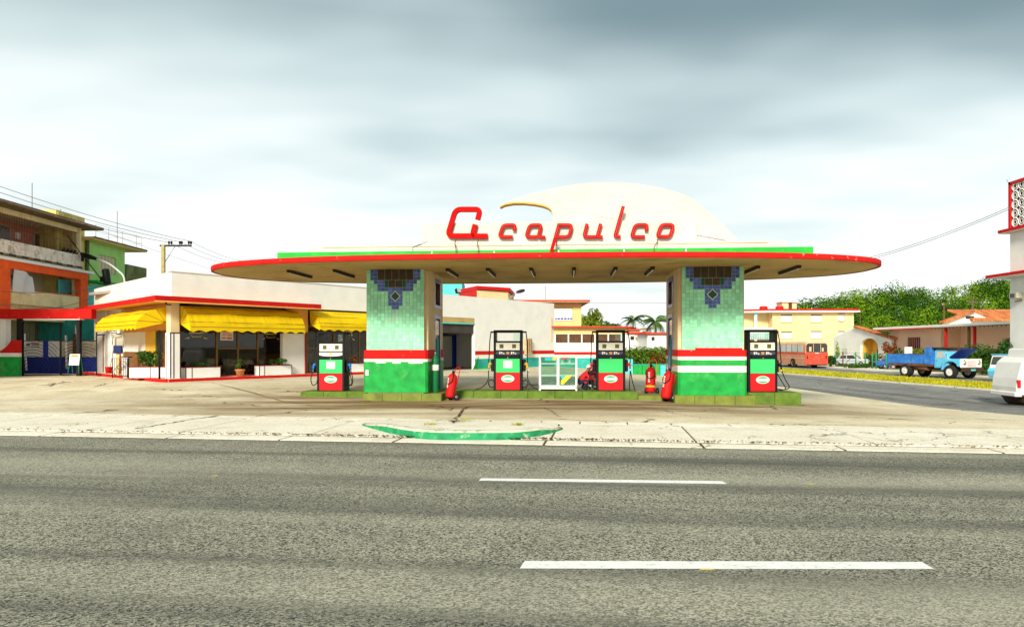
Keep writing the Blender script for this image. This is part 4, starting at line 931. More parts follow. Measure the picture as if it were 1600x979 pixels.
# things on the garage roof line
fl = thing('flood_light', 'black flood light on the edge of the garage roof', 'flood light', l2w(cw(717, .1), .1, 5.15), CA)
MB().tube([(0, 0, 0), (0, 0, .25)], .025, 6).build('stem', 'steel', fl); MB().box(-.2, .2, -.14, .08, .18, .5, Matrix.Rotation(R(-20), 4, 'X')).build('housing', 'black', fl, .02); MB().box(-.17, .17, -.15, -.138, .21, .47, Matrix.Rotation(R(-20), 4, 'X')).build('lens', 'pale_glass', fl)
al = thing('area_lamp', 'dark lamp head on a slim arm above the garage roof', 'lamp', l2w(cw(795, .2), .2, 5.15), CA)
MB().tube([(0, 0, -.3), (0, 0, .1), (.5, -.3, .55), (.7, -.3, .62)], .025, 6).build('arm', 'steel', al)
MB().lathe([(0, -.5), (.11, -.45), (.14, 0), (.11, .4), (0, .45)], 10, Matrix.Translation((1.05, -.35, .72)) @ Matrix.Rotation(R(78), 4, 'Y')).build('head', 'chassis', al)
# block with red parapet and pale blue block behind the garage roof
rb = thing('roof_block', 'cream rooftop block with a red parapet behind the garage wall', 'building', (0, 0, 0))
q0, q1, q2 = W(718, 462, 62), W(745, 462, 58), W(794, 466, 60)
mb = MB(); mb.prism([(q0.x, q0.y), (q1.x, q1.y), (q2.x, q2.y), (q2.x + .5, 66), (q0.x, 66)], 'z', 0, W(745, 453, 58).z); mb.build('wall', 'far_cream', rb)
mb = MB(); mb.prism([(q0.x - .1, q0.y - .1), (q1.x, q1.y - .15), (q2.x + .15, q2.y - .1), (q2.x + .6, 66), (q0.x - .1, 66)], 'z', W(745, 452, 58).z, W(745, 446.5, 58).z); mb.build('parapet', 'red_clean', rb)
mb = MB(); mb.add([(q0.x - .05, q0.y - .05, 4), (q1.x - .02, q1.y - .08, 4), (q1.x - .02, q1.y - .08, W(745, 447, 58).z), (q0.x - .05, q0.y - .05, W(745, 447, 58).z)], [(0,1,2,3)]); mb.build('red_side_panel', 'red_clean', rb, fix=False)
bb = W(684, 458, 66); tag(MB().prism([(bb.x - 1, 66), (W(722, 0, 66).x, 66), (W(722, 0, 66).x, 70), (bb.x - 1, 70)], 'z', 0, W(700, 440, 66).z).build('water_tower_block', 'turquoise'), 'pale turquoise block rising behind the garage roof', 'building')
# rear wing right of the garage, and the yellow house over it
pe = l2w(XE, .1, 0); wg = thing('rear_wing', 'low white wing with a row of brown windows joined to the garage', 'building', (pe.x + .02, pe.y - .02, .2), R(6))
wx = 6.15
MB().wall(0, wx, -.3, 3.3, 0, .25, [(.2 + i*1.12, 1.22 + i*1.12, 2.05, 2.75) for i in range(5)]).build('wall', 'white', wg)
for i in range(5):
    w_ = B('window', 'brown_window', wg, .2 + i*1.12, 1.22 + i*1.12, .12, .2, 2.05, 2.75); B('window_bar', 'rust', w_, .2 + i*1.12 + .3, .2 + i*1.12 + .34, .05, .12, 2.05, 2.75)
B('upper_wall', 'far_yellow', wg, -.01, wx + .01, -.02, .26, 2.78, 3.3); B('roof', 'roof_red', wg, -.2, wx + .4, -.5, 6, 3.3, 3.42, .01); B('stripe_red', 'red_clean', wg, 0, wx, -.012, 0, 1.05, 1.3); B('stripe_white', 'white_dado', wg, 0, wx, -.008, 0, .8, 1.05); B('stripe_green', 'teal_wall', wg, 0, wx, -.014, 0, -.3, .8); B('back_wall', 'white', wg, 0, wx, 5.7, 5.9, -.3, 3.3); B('side_wall', 'white', wg, wx - .25, wx - .002, .25, 5.7, -.3, 3.29)
yh = thing('yellow_house', 'weathered yellow upper storey with a white signboard behind the rear wing', 'building', (WX(864, 66), 66, .2), 0)
k_ = 66 / F; zz = lambda py: H - (py - 540) * k_ - .2
hw_ = (917 - 866) * k_
B('wall', 'far_yellow', yh, -3, hw_ * .87, 0, 6, 0, zz(473), .01); mb = MB(); B('roof', 'rusty_box', yh, -4, hw_ + .3, -1.0, 6.5, zz(473), zz(469), .01); B('roof_edge', 'roof_red', yh, -4.02, hw_ + .32, -1.04, -1.0, zz(471.5), zz(469.5))
sg = B('signboard', 'white_clean', yh, .15, (896 - 866)*k_, -.08, 0, zz(501), zz(482), .01)
mb = MB(); xx = .2
for w in (.18, .3, .28, .3, .24, .22):
    mb.box(xx, xx + w * .85, -.095, -.08, zz(499), zz(496.5)); xx += w + .02
mb.build('sign_line', 'print_blue', sg); B('sign_frame', 'rust', yh, .1, (896 - 866)*k_ + .06, -.1, -.01, zz(481.5), zz(481)); B('window_shutter', 'rust', yh, hw_*.87, hw_*.87 + .04, 1, 2, zz(500), zz(482))
MB().tube([(-.6, 2, zz(470)), (-.6, 2, zz(444))], .02, 5).build('antenna', 'wire', yh)
# terrace with red kerb and the things on it
tr = MB(); nb = Vector((-LB.y, LB.x)); fcorner = eave_poly(.55)
pf_ = [(16.5, -.55), tuple(fcorner[1] + Vector((.25, 0))), tuple(fcorner[1] + LB * .6), tuple(LB*14.5 + nb*.9), tuple(LB*14.5 - nb*1), (.8, 1.3), (16.5, 1.3)]
ter = thing('cafe_terrace', 'low terrace with a red painted kerb along the cafe front', 'terrace', C0, CA)
mb = MB(); mb.prism(pf_, 'z', -.2, .115); mb.build('terrace_floor', 'slab', ter)
for a, b in zip(pf_[:4], pf_[1:4]):
    a, b = Vector(a), Vector(b); d = (b - a); n = max(1, int(d.length / 1.6)); nn2 = Vector((-d.y, d.x)).normalized() * .09
    for i in range(n):
        p = a + d*i/n + d.normalized()*.01; q = a + d*(i+1)/n - d.normalized()*.01; MB().prism([tuple(p - nn2), tuple(q - nn2), tuple(q + nn2), tuple(p + nn2)], 'z', -.2, .14 + rnd.uniform(-.006, .006)).build('kerb_block', 'red', ter, .012)
def planter(label, w, d, loc, rz, plantm, n, hgt, seed, plabel, div=()):
    t = thing('planter_box', label, 'planter', loc, rz, 'white tiled planters on the cafe terrace')
    mb = MB(); mb.box(-w/2, w/2, 0, d, 0, .5); mb.build('box', 'white_clean', t, .01)
    for x in (-w/2 - .005, w/2 - .03) + tuple(div): B('corner_trim', 'dark_trim', t, x, x + .035, -.008, .02, 0, .505)
    B('rim', 'red_trim', t, -w/2 - .01, w/2 + .01, -.01, d + .01, .5, .53); B('soil', 'soil', t, -w/2 + .05, w/2 - .05, .05, d - .05, .53, .54)
    p = bush('planter_bush', plabel, 'plant', (Vector(loc) + Matrix.Rotation(rz, 3, 'Z') @ Vector((0, d/2, .52))), (w*.38, d*.5, hgt), 9, n, .07, plantm, seed)
planter('white planter with the bushy shrub left of the corner column', 1.85, .6, W(234, 590, 33.6) + Vector((0, 0, 0)), R(12), 'leaf', 90, .45, 5, 'bushy green shrub in the planter left of the corner column', (0,))
for lab, pa, pb, pl, m, n, h, sd in (('white planter in front of the leftmost glass pane', 290, 345, 'sparse low plant in the planter before the leftmost pane', 'leaf_dark', 20, .14, 6), ('white planter between the glass door and the pier', 405, 456, 'low leafy plants in the planter near the pier', 'leaf', 45, .2, 7), ('white planter partly hidden behind the pump with blue nozzles', 520, 570, 'low reddish plants behind the pump with blue nozzles', 'leaf_croton', 40, .25, 8)):
    xa, xb2 = cw(pa, .05), cw(pb, .05); planter(lab, xb2 - xa, .45, l2w((xa + xb2)/2, .05, .115), CA, m, n, h, sd, pl, (-(xb2 - xa)/2 + .3,))
pl = thing('potted_plant', 'small leafy plant in a terracotta pot before the glass door', 'plant', l2w(cw(375, .15), .15, .115), CA)
MB().lathe([(0, 0), (.16, 0), (.22, .28), (.25, .29), (.25, .36), (.22, .36), (.21, .32), (0, .32)], 18).build('pot', 'terracotta', pl)
mb = MB(); rg = random.Random(4)
MB().tube([(0, 0, .3), (.02, 0, .6)], .02, 6).build('stem', 'trunk', pl)
for i in range(26):
    a = rg.uniform(0, 6.28); l_ = rg.uniform(.22, .38); h0 = rg.uniform(.45, .8); d = Vector((math.cos(a), math.sin(a), 0)); s_ = Vector((-d.y, d.x, 0)) * .05
    p0 = Vector((0, 0, h0)); p1 = p0 + d*l_*.5 + Vector((0, 0, .12)); p2 = p0 + d*l_ - Vector((0, 0, .06)); mb.add([p0, p1 - s_, p2, p1 + s_], [(0,1,2,3)])
mb.build('leaf_rosette', 'leaf', pl, fix=False)
# small things by the left corner of the cafe
bk = thing('red_bucket', 'red bucket with a mop standing by the white cafe side wall', 'bucket', W(170.5, 583, 37.6), 0)
MB().lathe([(0, 0), (.15, 0), (.2, .34), (.21, .35), (.19, .35), (.14, .03), (0, .03)], 16).build('pail', 'red_clean', bk); MB().tube([(0, .0, .05), (.22, .12, 1.5)], .015, 6).build('mop_handle', 'rust', bk)
ig = thing('iron_gate', 'small black iron gate beside the bushy planter', 'gate', W(187, 590, 34.2), R(8))
mb = MB(); mb.tube([(-.33, 0, 0), (-.33, 0, .95), (.36, 0, .95), (.36, 0, 0)], .022, 5); mb.tube([(-.33, 0, .08), (.36, 0, .08)], .018, 5); mb.build('gate_frame', 'black', ig)
mb = MB(); [mb.tube([(-.33 + .1*k, 0, .08), (-.33 + .1*k, 0, .95)], .012, 4) for k in range(1, 7)]
for k in range(4): mb.tube([(.15*math.cos(R(a)) - .15 + .1*k, 0, .3 + .15*math.sin(R(a)) + .12*k) for a in range(0, 361, 30)], .01, 4)
mb.build('bars', 'black', ig, kind='stuff')
gp2 = thing('gate_post_wall', 'white tiled low post with a dark edge right of the small iron gate', 'wall', W(198, 590, 34.4), R(8)); B('post', 'white_clean', gp2, -.14, .14, -.1, .3, 0, 1.0, .01); B('edge_trim', 'dark_trim', gp2, .1, .15, -.11, -.09, 0, 1.0); B('cap', 'dark_trim', gp2, -.3, .16, -.12, .3, 1.0, 1.04)
pd = thing('pay_phone', 'post with a blue and dark box under a clear hood by the cafe corner', 'telephone', W(184.5, 586, 35.5), R(10))
B('post', 'far_yellow', pd, -.08, .08, -.05, .05, 0, 1.35); B('box', 'truck_navy', pd, -.18, .2, -.14, .1, 1.1, 1.5, .02); mb = MB(); mb.tube([(-.24, -.1, 1.55), (-.22, -.1, 2.0), (.25, -.1, 2.05), (.27, -.1, 1.4)], .03, 6); mb.box(-.22, .25, .08, .1, 1.5, 2.05); mb.build('hood', 'shutter', pd)

# ------------------------------------------------------------------ left: apartment house
LX = -29.2
ap = thing('apartment_house', 'three storey apartment house with orange frames and barred balcony at the left edge', 'building', (LX, 30, .33), R(90))
def ly(px, X=LX): return X * F / (px - 800) - 30   # local x at a pixel
xr = ly(127); g0 = -.33
MB().wall(-4, xr, 0, 9.6, 0, .3, [(-4.1, ly(119), 7.72, 9.27), (-4.1, ly(119), 4.95, 6.2), (-4.1, xr - .3, .0, 3.2)]).build('wall', 'left_cream', ap)
B('left_body', 'left_cream', ap, -4, xr, 2.3, 9, 0, 9.6); B('end_wall', 'left_cream', ap, xr - .3, xr - .002, .3, 2.3, 0, 9.59)
mb = MB(); mb.box(-4.5, xr + .9, -.95, 9, 9.6, 9.76); mb.build('roof', 'left_eave', ap, .02)
B('roof_edge', 'left_eave', ap, -4.5, xr + .93, -1.0, -.95, 9.64, 9.8); B('balcony_soffit', 'left_beige', ap, -4, xr - .3, .3, 2.3, 9.4, 9.48)
B('balcony_wall', 'left_stained', ap, -4, ly(119) + .1, -.35, -.02, 6.95, 7.72, .015); B('balcony_slab', 'white', ap, -4, xr + .5, -.6, .3, 6.55, 6.72, .01); B('balcony_floor', 'left_beige', ap, -4, xr - .3, .3, 2.3, 6.6, 6.8)
for k in range(9): B('drain_slot', 'dark_room', ap, 8.3 + k*1.05, 8.85 + k*1.05, -.37, -.34, 6.82, 6.96)
rw = B('recess_wall', 'left_rose', ap, -4, xr - .3, 2.1, 2.3, 6.8, 9.4)
for a in (10.5, 12.8, 16.0): w_ = B('window', 'shutter', ap, a, a + 1.0, 2.02, 2.1, 8.1, 9.1); B('pane', 'dark_window', w_, a + .06, a + .94, 2.0, 2.02, 8.15, 9.05)
B('meter', 'white_clean', ap, 14.3, 14.6, 1.95, 2.1, 8.4, 8.8)
mb = MB(); x = 8.5
while x < ly(119): mb.tube([(x, -.12, 7.72), (x, -.12, 9.27)], .014, 4); x += .14
for z in (7.78, 8.5, 9.2): mb.tube([(8, -.12, z), (ly(119), -.12, z)], .016, 4)
mb.build('balcony_bars', 'rust', ap, kind='stuff')
mb = MB()
for k in range(14): mb.tube([(15.2 + k*.13, -.25, 7.72), (15.25 + k*.13, -.3, 7.72 + .16 + .12*abs(math.sin(k)))], .03, 5)
mb.build('pot_row', 'black', ap)
MB().tube([(15.6, -.4, 8.8), (17.9, -1.4, 6.0)], .03, 6).build('flag_pole', 'black', ap)
# second storey: orange frame
for a, b in ((8.0, ly(6)), (ly(117), xr + .1)): B('orange_column', 'left_orange', ap, a, b, -.4, .0, 3.7, 6.55, .01)
B('orange_beam', 'left_orange', ap, 8.0, xr + .1, -.42, -.02, 6.1, 6.55, .01); B('second_parapet', 'left_cream', ap, ly(6), ly(117), -.3, -.02, 4.1, 4.95, .01); B('parapet_cap', 'left_orange', ap, ly(6), ly(117), -.33, 0, 4.95, 4.99)
B('second_recess', 'left_beige', ap, -4, xr - .3, 1.7, 1.9, 3.7, 6.6); B('second_floor_slab', 'left_beige', ap, -4, xr - .3, .3, 2.3, 3.5, 3.7); B('turquoise_screen', 'turquoise', ap, ly(102), ly(118), .4, .5, 3.7, 6.0)
w_ = B('window', 'dark_window', ap, 13.2, 14.6, 1.64, 1.7, 5.3, 6.1); mb = MB()
for k in range(5): mb.tube([(13.2 + .35*k, 1.6, 5.3), (13.2 + .35*(4-k), 1.6, 6.1)], .025, 4)
mb.tube([(13.2, 1.6, 5.3), (14.6, 1.6, 5.3), (14.6, 1.6, 6.1), (13.2, 1.6, 6.1), (13.2, 1.6, 5.3)], .03, 4); mb.build('window_bars', 'panel_white', w_)
for k in range(12): MB().tube([(ly(102) + .1 + k*.12, .36, 3.8), (ly(102) + .1 + k*.12, .36, 5.95)], .012, 4).build('screen_bar', 'dark_trim', ap)
# laundry
mb = MB(); vs = []
for i in range(13):
    for j in range(7):
        u = i/12; v = j/6; vs.append((10.6 + u*1.6, -.5 + .1*math.sin(u*9 + v*2), 6.1 - v*(1.35 - .25*u) - u*.35 + .1*math.sin(u*3)))
mb.add(vs, [(i*7+j, (i+1)*7+j, (i+1)*7+j+1, i*7+j+1) for i in range(12) for j in range(6)], True); lo = mb.build('laundry_sheet', 'cloth_white', fix=False); lo.location = (LX, 30, .33); lo.rotation_euler = (0, 0, R(90)); tag(lo, 'white sheet hung to dry in the orange framed balcony', 'laundry')
B('ground_floor_wall', 'left_beige', ap, -4, xr - .3, 2.0, 2.3, 0, 3.5)
MB().tube([(ly(75), 1, 9.7), (ly(75), 1, 11.9)], .02, 5).build('antenna', 'rust', ap); MB().tube([(ly(118), 1, 9.7), (ly(118), 1, 10.8)], .02, 5).build('antenna', 'rust', ap)
# stair tower, lime house, mossy wall, turquoise annexe
tg = tag(MB().box(-31.8, -30.1, 46.5, 49.6, 0, 11.0).build('stair_tower', 'ochre_moss', None, .02), 'weathered ochre stair tower between the apartment house and the lime house', 'building')
for k in range(4): B('panel', 'ochre_moss', tg, -30.12, -30.04, 46.6 + k*.75, 47.25 + k*.75, 10.2, 10.95, .01)
MB().tube([(-30.0, 49.75, 0.3), (-30.0, 49.75, 9.5)], .12, 8).build('drain_pipe', 'moss_wall', tg)
lm = thing('lime_house', 'lime green house with a flat overhanging roof behind the cafe', 'building', (-30, 49.9, .33), R(90))
lx2 = -30*F/(195-800) - 49.9
MB().wall(-.2, lx2, 0, 9.1, 0, .3, [(1.2, 3.4, 7.0, 8.3), (2.6, 3.8, 3.6, 5.0)]).build('wall', 'lime_wall', lm); B('body', 'lime_wall', lm, -.2, lx2 - .002, .5, 8, 0, 9.1); B('roof', 'far_yellow', lm, -.9, lx2 + 1.6, -.9, 8.5, 9.1, 9.28, .02); B('roof_edge', 'left_eave', lm, -.92, lx2 + 1.62, -.93, -.9, 9.18, 9.3)
w_ = B('window', 'shutter', lm, 1.2, 3.4, .1, .2, 7.0, 8.3)
for k in range(5): B('window_slat_column', 'left_beige', w_, 1.25 + k*.43, 1.6 + k*.43, .04, .1, 7.05, 8.25)
w_ = B('window', 'dark_window', lm, 2.6, 3.8, .1, .2, 3.6, 5.0)
mb = MB()
for p in [(0, -.5), (1.6, -.5), (3.4, -.5), (5.4, -.5), (6.2, -.5), (6.2, 3), (6.2, 6)]: mb.tube([(p[0], p[1], 9.28), (p[0], p[1], 10.3)], .018, 4)
for z in (9.8, 10.3): mb.tube([(0, -.5, z), (6.2, -.5, z), (6.2, 6, z)], .012, 4)
mb.build('roof_railing', 'wire_rose', lm); MB().tube([(3.6, 0, 9.28), (3.6, 0, 11.9)], .02, 5).build('antenna', 'rust', lm)
tag(MB().box(-32, -30.2, 55.2, 58.2, 0, 8.4).build('mossy_wall', 'moss_wall', None, .02), 'dark mossy wall block right of the lime house', 'wall')
an = thing('turquoise_annexe', 'turquoise annexe with a dark window behind the cafe side wall', 'building', (-29.3, 48.3, .33), R(90))
MB().wall(0, 4.5, 0, 5.9, 0, .3, [(1.1, 2.2, 3.7, 5.5)]).build('wall', 'turquoise', an); w_ = B('window', 'dark_window', an, 1.1, 2.2, .12, .2, 3.7, 5.5); B('awning_sheet', 'green_band', an, -.2, 4.6, -1.0, .3, 6.05, 6.15); B('string_course', 'turquoise', an, -.02, 4.6, -.1, 0, 3.4, 3.55)
for k in range(9): B('block_course', 'aqua_sign', an, 0, 1.0, -.02, 0, .4 + k*.6, .42 + k*.6)
# portal with red beam, gates and low wall
po_ = thing('gate_portal', 'red beam portal with dark posts spanning the yard gates at the left', 'gateway', (0, 39, .33), 0)
xl = lambda px: WX(px, 39)
mb = MB(); mb.box(xl(-40), xl(147), -.25, .25, 3.16, 3.7); mb.build('beam', 'red', po_, .015)
B('beam_soffit', 'white_clean', po_, xl(40), xl(128), -.2, .22, 3.1, 3.16)
for a, b in ((28, 35.5), (121, 126.5)): B('post', 'black', po_, xl(a), xl(b), -.12, .12, -.1, 3.16, .01)
B('pink_column', 'far_pink', po_, xl(-10), xl(3), .0, .4, 0, 3.16); B('white_column', 'white_clean', po_, xl(2), xl(11), -.1, .3, 0, 3.16)
lw = thing('striped_wall', 'low wall painted red, white and green at the left edge', 'wall', (0, 38.7, .33), 0); xl2 = lambda px: WX(px, 38.7)
B('green_course', 'teal_wall', lw, xl2(-30), xl2(31.5), -.12, .12, -.1, 1.07, .01).data.materials[0] = M['green_dado']; B('white_course', 'white_clean', lw, xl2(-30), xl2(31.5), -.125, .125, 1.07, 1.28, .01)
mb = MB(); mb.prism([(xl2(-30), 1.28), (xl2(31.5), 1.28), (xl2(31.5), 1.98), (xl2(20), 1.98), (xl2(14), 1.68), (xl2(6), 1.45), (xl2(0), 1.4), (xl2(-30), 1.4)], 'y', -.122, .122); mb.build('red_course', 'red_clean', lw); B('coping', 'far_yellow', lw, xl2(-30), xl2(5), -.14, .14, 1.4, 1.45)
def gateleaf(label, pa, pb, cxp):
    t = thing('yard_gate', label, 'gate', (WX(pa, 39), 39, .33), 0, 'iron yard gates under the red beam'); w = WX(pb, 39) - WX(pa, 39)
    mb = MB(); mb.tube([(0, 0, .05), (0, 0, 2.95), (w, 0, 2.95), (w, 0, .05), (0, 0, .05)], .035, 5); mb.tube([(0, 0, 1.95), (w, 0, 1.95)], .025, 5); mb.build('gate_frame', 'black', t)
    mb = MB(); n = int(w / .3)
    for k in range(1, n): mb.tube([(w*k/n, 0, 1.95), (w*k/n, 0, 2.95)], .014, 4)
    for r_ in frange(.25, 2.1, .17):
        pts = [(cxp*w + r_*math.cos(R(a)), 0, .2 + r_*math.sin(R(a))) for a in range(0, 181, 10)]
        run = []
        for p in pts + [None]:
            if p is not None and .02 < p[0] < w - .02 and p[2] < 1.95: run.append(p)
            else:
                if len(run) > 1: mb.tube(run, .014, 4)
                run = []
    mb.build('bars', 'black', t, kind='stuff')
gateleaf('black iron gate leaf left of the sandwich board', 36, 94, .25); gateleaf('black iron gate leaf behind the sandwich board', 95.5, 121, .9); gateleaf('black iron gate leaf next to the cafe side wall', 127, 151, .1)
yw = thing('yard_wall', 'blue and white painted wall inside the yard behind the gates', 'wall', (0, 42.6, .33), 0); xl3 = lambda px: WX(px, 42.6)
B('blue_dado', 'navy', yw, xl3(30), xl3(155), -.1, .1, -.1, 1.0); B('white_panel', 'white_clean', yw, xl3(35), xl3(97), -.08, .08, 1.0, 2.0); B('blue_post', 'blue_paint', yw, xl3(69), xl3(77), -.12, .0, .9, 1.95, .02); B('grey_panel', 'shutter', yw, xl3(97), xl3(150), -.07, .08, 1.0, 2.0)
nt_ = B('notice', 'paper', yw, xl3(50), xl3(64), -.09, -.08, 1.5, 1.92); mb = MB(); [mb.box(xl3(50.5), xl3(63), -.1, -.09, z, z + .05) for z in (1.82, 1.58)]; mb.build('print', 'print_red', nt_); B('print_line', 'print_blue', nt_, xl3(51), xl3(63), -.1, -.09, 1.7, 1.75)
B('blue_strip', 'print_blue', yw, xl3(36), xl3(48), -.09, -.08, 1.68, 1.78)
B('doorway', 'brown_window', yw, xl3(115), xl3(122), -.1, -.06, 1.0, 2.4); B('brick_pier', 'left_stained', yw, xl3(119), xl3(123), -.1, .1, 1.9, 2.9)
for px, z0, z1 in ((52, .2, 1.0), (50, 1.3, 2.4), (114, .3, 2.3), (131, 1.0, 2.7)): MB().tube([(xl3(px), -.6, z0), (xl3(px) - .05, -.6, z1)], .06, 6).build('white_pipe', 'white_clean', yw)
tag(MB().box(WX(60, 46), WX(150, 46), 46, 46.3, .3, 3.9).build('teal_shed_wall', 'teal_wall'), 'teal shed wall deep inside the yard behind the gates', 'wall')
bush('yard_hedge', 'dark hedge seen through the bars above the yard wall', 'hedge', (WX(105, 45), 45, 1.0), (2.0, .4, .75), 14, 120, .09, 'leaf_dark', 33)
sb = thing('sandwich_board', 'white sandwich board with a red heading on thin green legs', 'sign', W(118, 582.5, 37.4), R(4))
for s_ in (-1, 1):
    for x in (-.27, .27): MB().tube([(x, s_*.22, 0), (x*.8, s_*.03, .95)], .018, 5).build('leg', 'fence_green', sb)
mt = Matrix.Rotation(R(-11), 4, 'X'); bd = MB().box(-.26, .26, -.25, -.235, .38, .98, mt).build('board', 'white_clean', sb, .005); MB().box(-.17, .17, -.256, -.249, .82, .94, mt).build('heading', 'orange', bd)
# street lamp and transformer behind the cafe
stl = thing('street_lamp', 'street lamp with a long dark head on a curved pale arm behind the cafe', 'street lamp', (WX(195, 47), 47, .3))
zz2 = lambda py, y=47: H - (py - 540)/F*y - .3
dx = lambda px: WX(px, 47) - WX(195, 47)
MB().tube(fillet([Vector((0, 0, 0)), Vector((0, 0, zz2(440))), Vector((dx(193), 0, zz2(430))), Vector((dx(172), 0, zz2(412))), Vector((dx(150), 0, zz2(404)))], .6, 5), .06, 8).build('pole', 'white_clean', stl)
MB().tube([(dx(151), 0, zz2(404.5)), (dx(140), 0, zz2(401)), (dx(127), 0, zz2(396.5))], [.1, .17, .12], 10).build('lamp_head', 'black', stl); MB().tube([(dx(129), 0, zz2(398)), (dx(129), 0, zz2(408))], .09, 8).build('photo_cell', 'black', stl)
tf = thing('pole_transformer', 'dark cylindrical transformer on a pole left of the cafe roof', 'transformer', (WX(168, 46.5), 46.5, .3))
z3 = lambda py: zz2(py, 46.5)
MB().tube([(0, .2, 0), (0, .2, z3(438))], .09, 8).build('pole', 'concrete_pole', tf); mt = Matrix.Translation((0, 0, z3(443))) @ Matrix.Rotation(R(-8), 4, 'Y'); hh_ = z3(420) - z3(443)
MB().lathe([(0, 0), (.22, 0), (.23, .05), (.23, hh_ - .1), (.18, hh_), (0, hh_)], 14, mt).build('tank', 'black', tf); MB().box(-.45, -.25, -.1, .1, z3(440), z3(432)).build('side_box', 'black', tf)
# utility pole with cross arm
up_ = thing('utility_pole', 'yellowish concrete utility pole with one sided cross arm over the cafe', 'utility pole', (WX(255, 48), 48, .3)); z4_ = lambda py: zz2(py, 48); dx4 = lambda px: WX(px, 48) - WX(255, 48)
MB().prism([(-.1, -.1), (.12, -.1), (.12, .1), (-.1, .1)], 'z', 0, z4_(383)).build('pole', 'concrete_pole', up_, .02)
B('cross_arm', 'chassis', up_, dx4(250), dx4(299), -.06, .06, z4_(385), z4_(382.5)); MB().tube([(.1, 0, z4_(410)), (dx4(274), 0, z4_(384))], .025, 5).build('brace', 'steel', up_)
for px in (264, 268, 281, 284, 295, 298.5): MB().lathe([(0, 0), (.03, 0), (.03, .06), (.075, .08), (.06, .14), (.08, .16), (.05, .26), (0, .27)], 10, Matrix.Translation((dx4(px), 0, z4_(382.5)))).build('insulator', 'black', up_)
def wire(label, pts, r=.016, sag=.25, m='wire_rose'):
    path = []
    for a, b in zip(pts, pts[1:]):
        for k in range(13): t = k/12; q = a.lerp(b, t); q.z -= sag*4*t*(1-t); path.append(q)
    o = MB().tube(path, r, 4).build('power_line', m); tag(o, label, 'cable', 'overhead wires')
for lab, p0, p1 in (('topmost overhead wire running from the left edge to the cross arm', (-60, 270), (298, 377)), ('second overhead wire running from the left edge to the cross arm', (-60, 280), (283, 378)), ('third overhead wire running from the left edge to the cross arm', (-60, 292), (266, 379))):
    wire(lab, [W(*p0, 34), W(*p1, 48), W(p1[0] + 90, p1[1] + 32, 70)])
wire('lowest thin wire crossing the lime house roof', [W(120, 345, 45), W(400, 440, 70)], .012)
wire('thin cable sagging across the orange framed balcony', [W(-30, 452, 36), W(170, 446, 46.4)], .015, .3, 'wire'); wire('thin cable crossing the cream parapet at the left', [W(-30, 462, 36), W(60, 482, 38), W(150, 462, 45)], .015, .2, 'wire')
wire('twin cable rising to the tall white building at the right', [W(1300, 415, 75), W(1579, 323, 51.5)], .022, .5, 'wire'); wire('second strand of the cable rising to the tall white building', [W(1300, 418, 75), W(1579, 326, 51.5)], .022, .5, 'wire')
wire('thin wire seen under the canopy over the rear houses', [W(690, 470, 80), W(1100, 473, 85)], .02, .1, 'wire')
# ------------------------------------------------------------------ behind the station: hedge, low wall, palms, small houses
lw2 = thing('low_green_wall', 'low green and turquoise wall under the hedge behind the station', 'wall', (0, 53.2, 0), 0)
for k in range(9):
    a = WX(975 + k*14, 53.2); B('wall_panel', 'turquoise' if k in (0, 4) else 'green_dado', lw2, a + .02, a + .66, -.1, .1, -.3, .55 if k else 1.0, .01)
B('coping', 'teal_wall', lw2, WX(982, 53.2), WX(1100, 53.2), -.13, .13, .555, .62)
bush('hedge', 'dense green hedge with yellow flecks behind the right pillar', 'hedge', (WX(1020, 54.5), 54.5, 0), (3.2, .9, 1.05), 60, 230, .1, 'hedge_leaf', 12, 0)
bush('flowering_shrub', 'yellow orange leaved shrub at the right end of the hedge', 'shrub', (WX(1027, 54), 53.9, .2), (.9, .5, .85), 9, 70, .09, 'leaf_croton', 13)
def palm(label, loc, h, fr, n, seed):
    rg = random.Random(seed); t = thing('palm_tree', label, 'palm tree', loc, 0, 'palms behind the station')
    MB().tube([(0, 0, -.3), (.1, 0, h*.5), (0, 0, h)], [.28, .2, .17], 8).build('trunk', 'palm_trunk', t)
    mb = MB()
    for i in range(15):
        x = fr*i/14; z = fr*(.5*(x/fr) - .95*(x/fr)**2); 
        if i:
            for s_ in (-1, 1):
                ll = fr*.34*math.sin(math.pi*(.12 + .86*i/14)); 
                for q in (0, .5): mb.add([(x + q*fr/14, 0, z), (x + q*fr/14 + fr*.05, 0, z - .02), (x + q*fr/14 + fr*.12, s_*ll*.8, z - ll*.55)], [(0,1,2)])
    mb.tube([(fr*i/14, 0, fr*(.5*(i/14) - .95*(i/14)**2)) for i in range(15)], .03, 4)
    f0 = mb.build('frond', 'palm_leaf', t, fix=False, loc=(0, 0, h))
    f0.rotation_euler = (0, R(-10), 0)
    for k in range(1, n): inst(f0, t, (0, 0, h), (0, R(rg.uniform(-45, 30)), 2*math.pi*k/n*1.0 + rg.uniform(-.2, .2)), (rg.uniform(.85, 1.1),)*3)
palm('palm tree standing midway between the pump with red nozzles and right pillar', (WX(989, 150), 150, -.2), 7.6, 2.8, 17, 1)
palm('palm tree partly hidden by the right tiled pillar', (WX(1024, 115), 115, -.2), 6.1, 2.9, 17, 2)
palm('tiny distant palm on the skyline under the canopy', (WX(962, 190), 190, -.2), 7.5, 1.9, 10, 3)
tree('leafy_tree', 'yellow green tree beside the yellow house', (WX(925, 80), 80, -.2), 7.3, 2.3, 2.2, 12, 110, .22, 'leaf_lime', 21)
tree('leafy_tree', 'dark green low tree right of the yellow house', (WX(945, 110), 110, -.2), 6.2, 2.6, 1.7, 12, 110, .25, 'leaf', 22)
